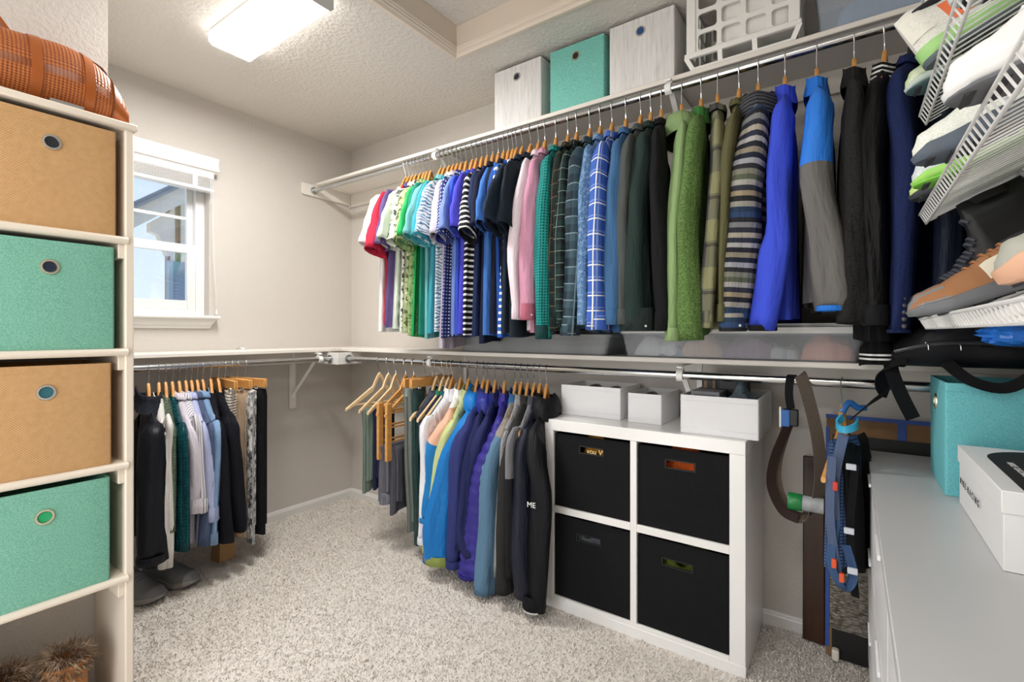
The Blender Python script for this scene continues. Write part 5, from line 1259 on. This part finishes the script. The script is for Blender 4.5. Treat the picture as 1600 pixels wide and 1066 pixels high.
part(webbing([(2.855, -.50, .62), (2.842, -.505, .50), (2.872, -.50, .43), (2.895, -.495, .47), (2.878, -.49, .55)], 20, .012, (1, -.4, 0)), 'waist_strap', F('#45628C'), pk)
for x, z, hx in ((2.850, .50, '#E0582E'), (2.868, .465, '#E0582E'), (2.853, .72, '#D2402F')): part(MB().box(x-.006, x+.006, -.522, -.508, z-.012, z+.012), 'clip', paint(hx, .4), pk, .002)
for x, z in ((2.885, .60), (2.893, .49), (2.89, .78)): part(MB().box(x-.012, x+.012, -.520, -.508, z-.008, z+.008), 'buckle', paint('#C9CED6', .35), pk, .002)
part(MB().tube(crom([(2.87, -.42, .905), (2.855, -.445, .885), (2.872, -.475, .875), (2.90, -.46, .885), (2.905, -.43, .90)], 14), .01, 4, flat=((0, 0, 1), .010, .003)), 'neck_tag', paint('#39A7CE', .4), pk)
part(MB().tube(crom([(2.868, -.44, .92), (2.885, -.43, .95), (2.905, -.42, .935), (2.925, -.41, .935)], 10), .009, 8), 'bite_valve', paint('#1F5C9E', .35), pk)
pk.location.x += .016
# black backpack on the lower shelf, straps trailing
bp = thing('backpack', 'black backpack slumped on the lower shelf under the shoe shelves', 'backpack', (3.15, -.33, LZ))
G = []
for i in range(17):
    f = i/16; x = 2.985+.335*f; k = math.sqrt(max(.02, 1-abs(2*f-1)**3.5)); row = []
    for j in range(24):
        a = 2*math.pi*j/24; c, s = math.cos(a), math.sin(a)
        row.append((x, -.335+.225*k*math.copysign(abs(c)**.7, c)+.006*math.sin(9*f+3*a), LZ+.062*k*(1+math.copysign(abs(s)**.7, s))*(1+.10*math.sin(7*f+2*a))+.002))
    G.append(row)
m_ = MB().grid(G, closed_v=True); m_.f.append(tuple(range(24))); m_.f.append(tuple(range(16*24, 17*24))[::-1])
part(m_, 'pack_body', M_PK, bp, angle=180)
part(MB().tube(crom([(3.0, -.54, 1.105), (3.07, -.567, 1.125), (3.16, -.574, 1.13), (3.25, -.568, 1.12), (3.31, -.54, 1.10)], 24), .005, 8), 'zip', paint('#2A2A2E', .35), bp)
for x in (3.06, 3.12): part(MB().tube(crom([(x, -.574, 1.129), (x+.003, -.584, 1.124), (x+.004, -.583, 1.112)], 6), .0018, 6), 'zip_pull', M_CHROME, bp, .001)
part(webbing([(3.03, -.50, 1.09), (2.985, -.46, 1.06), (2.975, -.43, 1.02), (2.985, -.40, .99), (2.995, -.40, .985)], 18, .02, (.6, .2, .8)), 'shoulder_strap', M_STRAPB, bp)
part(webbing([(2.995, -.46, 1.075), (3.0, -.47, 1.04), (3.02, -.465, .98), (3.045, -.45, .92)], 16, .017, (.9, .3, 0)), 'shoulder_strap', M_STRAPB, bp)
part(webbing([(2.99, -.40, .985), (2.95, -.43, .95), (2.905, -.46, .905)], 10, .007, (.5, .5, .5)), 'webbing_tail', M_STRAPB, bp)
part(webbing([(3.10, -.56, 1.08), (3.14, -.60, 1.04), (3.20, -.60, 1.028), (3.26, -.58, 1.07)], 18, .014, (.2, .6, .7)), 'carry_handle', M_STRAPB, bp)
pb = MB(); rs_ = random.Random(8); G = []
for i in range(13):
    th = math.pi*i/12; row = []
    for j in range(18):
        a = 2*math.pi*j/18; rr = 1+.35*(rs_.random()-.5)*math.sin(th); row.append((3.205+.055*math.sin(th)*math.cos(a)*rr, -.61+.06*math.sin(th)*math.sin(a)*rr, 1.150+.026*math.cos(th)*rr))
    G.append(row)
pb.grid(G, closed_v=True); single(pb, 'plastic_bag', 'crumpled bright blue plastic bag on the backpack', 'bag', paint('#2E7BE0', .25), smooth=False)

# ================================================================== slanted wire shoe shelves and shoes
M_WIRE = paint('#F2F2F0', .35); TL = R(26.6); WX, WY0S, WY1S = 3.063, -1.74, -.54
CT, ST = math.cos(TL), math.sin(TL)
def on_shelf(zl, a, y, n):
    """point a metres up the slope from the front edge, n metres off the deck"""
    return (WX+a*CT-n*ST, y, zl+a*ST+n*CT)
LEV = [1.168, 1.437, 1.692, 1.955]
NAMES = ['lowest', 'second', 'third', 'topmost']
for zl, nm in zip(LEV, NAMES):
    r = thing('wire_shoe_shelf', 'white slanted wire shoe shelf, %s of the four' % nm, 'shoe shelf', (WX+.13, (WY0S+WY1S)/2, zl), 'slanted wire shoe shelves')
    dk = MB(); lp = MB(); n = int((WY1S-WY0S)/.0254)
    for k in range(n+1):
        y = WY1S-k*.0254
        dk.tube([on_shelf(zl, 0, y, .0), on_shelf(zl, .298, y, .0)], .0017, 5, cap=False)
        lp.tube([on_shelf(zl, -.001, y, .0), on_shelf(zl, -.001, y, .024)], .0017, 5, cap=False)
    part(dk, 'deck_wires', M_WIRE, r)['kind'] = 'stuff'; part(lp, 'lip_wires', M_WIRE, r)['kind'] = 'stuff'
    for a, nn, rr in ((0, -.002, .0032), (-.001, .025, .0030), (.16, -.004, .0028), (.297, -.002, .003)):
        part(MB().tube([on_shelf(zl, a, WY1S+.003, nn), on_shelf(zl, a, WY0S-.003, nn)], rr, 8), 'rail', M_WIRE, r)
    for y in (-.72, -1.25, -1.70):
        part(MB().tube([on_shelf(zl, .15, y, -.006), (XR-.002, y, zl-.03)], .003, 6), 'support_arm', M_WIRE, r)

def ipt(tab, t):
    for (a, va), (b, vb) in zip(tab, tab[1:]):
        if t <= b: f = sm((t-a)/(b-a)); return va+(vb-va)*f
    return tab[-1][1]
def shoe(name, label, cat, place_fn, L=.285, Wd=.098, Hh=.085, upper=None, sole=None, sole_t=.026, accent=None, lace=None, boot=0.0, tread=True, toe_cap=None, heel_tab=None, seed=1, org=(0, 0, 0), group='shoes on the wire shelves', mark=None, mid=None):
    """shoe in its own frame: toe at -x (x=0), heel at x=L, sole on z=0"""
    r = thing(name, label, cat, org, group); P_ = lambda mb: (setattr(mb, 'v', [place_fn(*p) for p in mb.v]), mb)[1]
    wt = [(0, .04), (.012, .30), (.04, .54), (.10, .80), (.22, .99), (.34, 1.0), (.55, .80), (.75, .74), (.90, .72), (.97, .52), (1, .2)]
    ht = [(0, .04), (.03, .22), (.09, .38), (.2, .48), (.36, .60), (.5, .80), (.62, .92), (.75, .90), (.9, 1.05), (1, .98)]
    if boot: ht = [(0, .04), (.03, .24), (.09, .40), (.2, .50), (.36, .66), (.48, .95), (.56, 1.35), (.62, 1.35+boot*8), (.9, 1.4+boot*8), (1, 1.4+boot*8)]
    zs = lambda t: sole_t*(.74+.26*min(1, t*2.2))*min(1, .38+t*7)
    spring = lambda t: .020*max(0, (.24-t)/.24)**1.6
    N = 34; G = []; UV = []
    for i in range(N):
        t = (i/(N-1))**1.35; w = ipt(wt, t)*Wd/2*.94; h = ipt(ht, t)*Hh; row = []; uvr = []
        for k in range(15):
            a = math.pi*k/14; c, s = math.cos(a), math.sin(a)
            lean_ = 1-.45*max(0, s)**1.4*min(1, .35+t)
            row.append((t*L, w*math.copysign(abs(c)**.8, c)*lean_, spring(t)+zs(t)*.85+h*max(0, s)**.75)); uvr.append((t*L, k*.012))
        G.append(row); UV.append(uvr)
    m_ = MB().grid(G, UV); m_.f.append(tuple(range(15))[::-1]); m_.f.append(tuple(range((N-1)*15, N*15)))
    up_ = part(P_(m_), 'upper', upper, r, angle=60)
    def slab_(f0, f1, grow):
        G = []
        for i in range(N):
            t = (i/(N-1))**1.35; w = ipt(wt, t)*Wd/2*grow; th_ = zs(t); z0 = spring(t)+th_*f0; z1 = spring(t)+th_*f1; e_ = min(.005, (z1-z0)*.4); x = t*L*1.02-.003
            G.append([(x, -w*.90, z0), (x, -w*1.02, z0+e_), (x, -w*1.04, (z0+z1)/2), (x, -w*1.02, z1), (x, -w*.9, z1+.002), (x, w*.9, z1+.002), (x, w*1.02, z1), (x, w*1.04, (z0+z1)/2), (x, w*1.02, z0+e_), (x, w*.90, z0)])
        m_ = MB().grid(G, closed_v=True); m_.f.append(tuple(range(10))); m_.f.append(tuple(range((N-1)*10, N*10))[::-1]); return m_
    so = part(P_(slab_(0, .30 if mid else 1.0, 1.0)), 'sole', sole, r, angle=50)
    if mid: part(P_(slab_(.28, 1.0, 1.03)), 'midsole', mid, r, angle=50)
    if tread:
        m_ = MB()
        for k in range(9):
            t = .06+.1*k; w = ipt(wt, t)*Wd/2*.82; z = spring(t); m_.box(t*L-.006, t*L+.006, -w, w, z-.003, z+.001)
        part(P_(m_), 'tread', tread if not isinstance(tread, bool) else paint('#3A3D42', .8), so)
    # opening, tongue and laces
    if not boot:
        z = ipt(ht, .78)*Hh+sole_t*.8
        part(P_(MB().ball((.76*L, 0, z), .055, .021, .010, 16, 7)), 'opening', paint('#26272B', .9), r)
    else:
        zt = (1.4+boot*8)*Hh+sole_t*.6
        part(P_(MB().lathe((.80*L, 0, zt-.004), [(.0, .002), (.026, .002), (.032, .006), (.032, .0), (.028, -.01)], 'z', 20)), 'opening', paint('#0B0B0C', .9), r)
    nl = 5 if not boot else 11
    for k in range(nl):
        t = .37+(.20*k/(nl-1)) if not boot else .30+.29*k/(nl-1); w = ipt(wt, t)*Wd/2*(.42 if not boot else .5); h = ipt(ht, t)*Hh+spring(t)+zs(t)*.85+.002
        part(P_(MB().tube([(t*L+.006, -w, h-.010), (t*L, -w*.45, h), (t*L, w*.45, h), (t*L+.006, w, h-.010)], .0028 if not boot else .0045, 6)), 'lace', lace or paint('#E8E8E6', .8), r)
    def strip(t0, t1, k0, k1, off, mat, nm):
        G = []
        for i in range(10):
            t = t0+(t1-t0)*i/9; w = ipt(wt, t)*Wd/2*.94+off; h = ipt(ht, t)*Hh+off; row = []
            for q in range(5):
                a = R(k0+(k1-k0)*q/4); c, s = math.cos(a), math.sin(a); lean_ = 1-.45*max(0, s)**1.4*min(1, .35+t)
                row.append((t*L, w*math.copysign(abs(c)**.8, c)*lean_, spring(t)+zs(t)*.85+h*max(0, s)**.75))
            G.append(row)
        part(P_(MB().grid(G)), nm, mat, up_, angle=80)
    if accent:
        for k0, k1 in ((8, 48), (172, 132)): strip(.42, .78, k0, k1, .0012, accent, 'side_panel')
    if toe_cap: strip(.0, .22, 4, 176, .0014, toe_cap, 'toe_cap')
    if heel_tab: strip(.86, 1.0, 10, 170, .0014, heel_tab, 'heel_tab')
    if mark:
        tx = lettering(mark[0], .026, .0004); ux = 1
        w = ipt(wt, .62)*Wd/2; pts = [(.78*L-p[0], -(w*.80+.003), p[1]+sole_t+.022+p[2]) for p in tx.v]; tx.v = [place_fn(*p) for p in pts]
        part(tx, 'side_mark', paint('#1B1B1D', .5), up_)
    return r
def rest(level, y, o, out=True, yaw=0.0, L=.285):
    """lay a shoe on a shelf: toe o metres past the lip, pointing out (or heel out)"""
    zl = LEV[level]; cy, sy = math.cos(yaw), math.sin(yaw)
    def f(x, w, z):
        if not out: x = L-x
        a = -o/CT+x*cy-w*sy*(1 if out else -1); ww = x*sy+w*cy
        return on_shelf(zl, a, y+ww, z+.0255-.018*min(1, max(0, (a-.02)/.2)))
    return f
def org_of(level, y): return on_shelf(LEV[level], .1, y, .0)
MESH = lambda h, d: weave(h, d, 330., .3, .8)
WHT = paint('#F0F0EE', .6, .15, 260)
SHOES = [
 ('running_shoe', 'white running shoe with grey ridged sole overhanging the second shelf', 1, -1.30, .030, dict(upper=WHT, sole=paint('#6A6C70', .7), mid=paint('#E9E9E8', .5), sole_t=.034, accent=paint('#E3E3E2', .5), mark=('OC',), tread=paint('#3E4044', .8))),
 ('running_shoe', 'off-white running shoe with perforated slate sole', 1, -1.045, .042, dict(upper=MESH('#F2F3EC', '#DDE2D6'), sole=paint('#59636F', .7, .3, 120), accent=paint('#E9ECEF', .5), sole_t=.032)),
 ('running_shoe', 'white and lime running shoe at the far part of the second shelf', 1, -.83, .026, dict(upper=MESH('#E9EEF0', '#CBD4D6'), sole=paint('#7CC944', .5), mid=paint('#A6E36A', .5), accent=paint('#D8F08A', .5), sole_t=.030)),
 ('running_shoe', 'pale lime running shoe at the end of the second shelf', 1, -.69, .020, dict(upper=MESH('#D9EFA2', '#BBD97A'), sole=paint('#3A3D44', .7), sole_t=.024)),
 ('knit_shoe', 'hot pink knit shoe on the second shelf', 1, -1.43, -.05, dict(upper=MESH('#F0308C', '#D01C72'), sole=WHT)),
 ('running_shoe', 'pale green toed running shoe on the third shelf', 2, -.70, .028, dict(upper=MESH('#E9ECDD', '#CFDcB4'), sole=paint('#4F6B6E', .6), mid=paint('#C9D6CE', .5), toe_cap=paint('#C9E3A8', .6), accent=paint('#B9DB93', .6))),
 ('running_shoe', 'white running shoe with orange mark standing heel outwards', 2, -.84, .015, dict(out=False, upper=MESH('#F0EEE6', '#DCDBD0'), sole=paint('#5F6A70', .6), mid=paint('#A9DB8A', .6), heel_tab=paint('#EAE7DC', .6), accent=paint('#EE7A4E', .5), sole_t=.036, Hh=.095)),
 ('running_shoe', 'turquoise mesh running shoe on the third shelf', 2, -1.02, -.01, dict(upper=MESH('#6FC4CF', '#49A3B4'), sole=paint('#DDE6E4', .6), accent=paint('#F0E35A', .5))),
 ('running_shoe', 'mint green running shoe beside the turquoise one', 2, -1.15, -.03, dict(upper=MESH('#9FD8C8', '#7FC0B0'), sole=paint('#DFF0EA', .6))),
 ('knit_shoe', 'hot pink knit shoe on the third shelf', 2, -1.38, .03, dict(upper=MESH('#F2388F', '#CF1B70'), sole=paint('#F4F4F0', .6), sole_t=.02, Wd=.105)),
 ('running_shoe', 'white and grey running shoe on the topmost shelf', 3, -.80, .03, dict(upper=WHT, sole=paint('#9AA0A2', .7))),
 ('loafer', 'cork brown shoe in a clear sleeve on the lowest shelf', 0, -.98, .045, dict(upper=paint('#B07A50', .8, .5, 90, var=.35), sole=paint('#6E7074', .5), toe_cap=translucent('#9BA4A8', .55), accent=paint('#E6DFC9', .6), Hh=.07, lace=paint('#9C6A44', .8))),
 ('sandal', 'grey shoe with a thick blush sole on the lowest shelf', 0, -1.36, -.01, dict(upper=paint('#A9A99E', .7, .2, 200), sole=paint('#D9A98C', .6), sole_t=.045, Hh=.07)),
]
for i, (nm, lb, lv, y, o, ex) in enumerate(SHOES):
    ex = dict(ex); out = ex.pop('out', True)
    shoe(nm, lb, 'shoe', rest(lv, y, o, out), seed=i, org=org_of(lv, y), **ex)
shoe('lace_boot', 'black lace-up boot on the lowest shelf', 'boot', rest(0, -.76, .03, True), upper=paint('#0D0D0F', .5), sole=paint('#0A0A0C', .6), Wd=.088, boot=.13, lace=paint('#3A3C46', .7), org=org_of(0, -.76), Hh=.078)

# ================================================================== on the floor under the window
def floor_place(x, y, yaw):
    c, s = math.cos(yaw), math.sin(yaw)
    return lambda a, w, z: (x+c*a-s*w, y+s*a+c*w, z+.008)
for lb, x, y, yw in (('grey slip-on shoe under the leather jacket, toe to the room', .475, -1.19, R(200)), ('grey slip-on shoe nearest the shelf tower', .50, -1.335, R(195))):
    shoe('slip_on_shoe', lb, 'shoe', floor_place(x, y, yw), L=.29, Wd=.115, Hh=.10, upper=paint('#77777A', .6), sole=paint('#8F8C88', .7), sole_t=.030, org=(x, y, 0), group='grey shoes under the window rod', lace=paint('#6A6A6D', .7))
kb = thing('paper_bag', 'small kraft paper bag under the hanging trousers', 'bag', (.30, -.985, 0))
part(MB().hexa([(.26, -1.035, .008), (.335, -1.025, .008), (.33, -.945, .008), (.255, -.955, .008)], [(.265, -1.028, .115), (.33, -1.02, .11), (.325, -.95, .112), (.26, -.96, .116)]), 'bag_body', paint('#B58F62', .8, .3, 40), kb, .002)
part(MB().box(.30, .302, -1.035, -.94, .10, .118), 'folded_top', paint('#C9A579', .8), kb)
cl = MB().tube(crom([(.03, -.80, SH_LZ+.003), (.05, -.79, SH_LZ+.010), (.065, -.77, SH_LZ+.004), (.08, -.775, SH_LZ+.008)], 10), .003, 6)
single(cl, 'cup_hook', 'tiny metal hook lying on the window-side shelf', 'hook', chrome(.3))
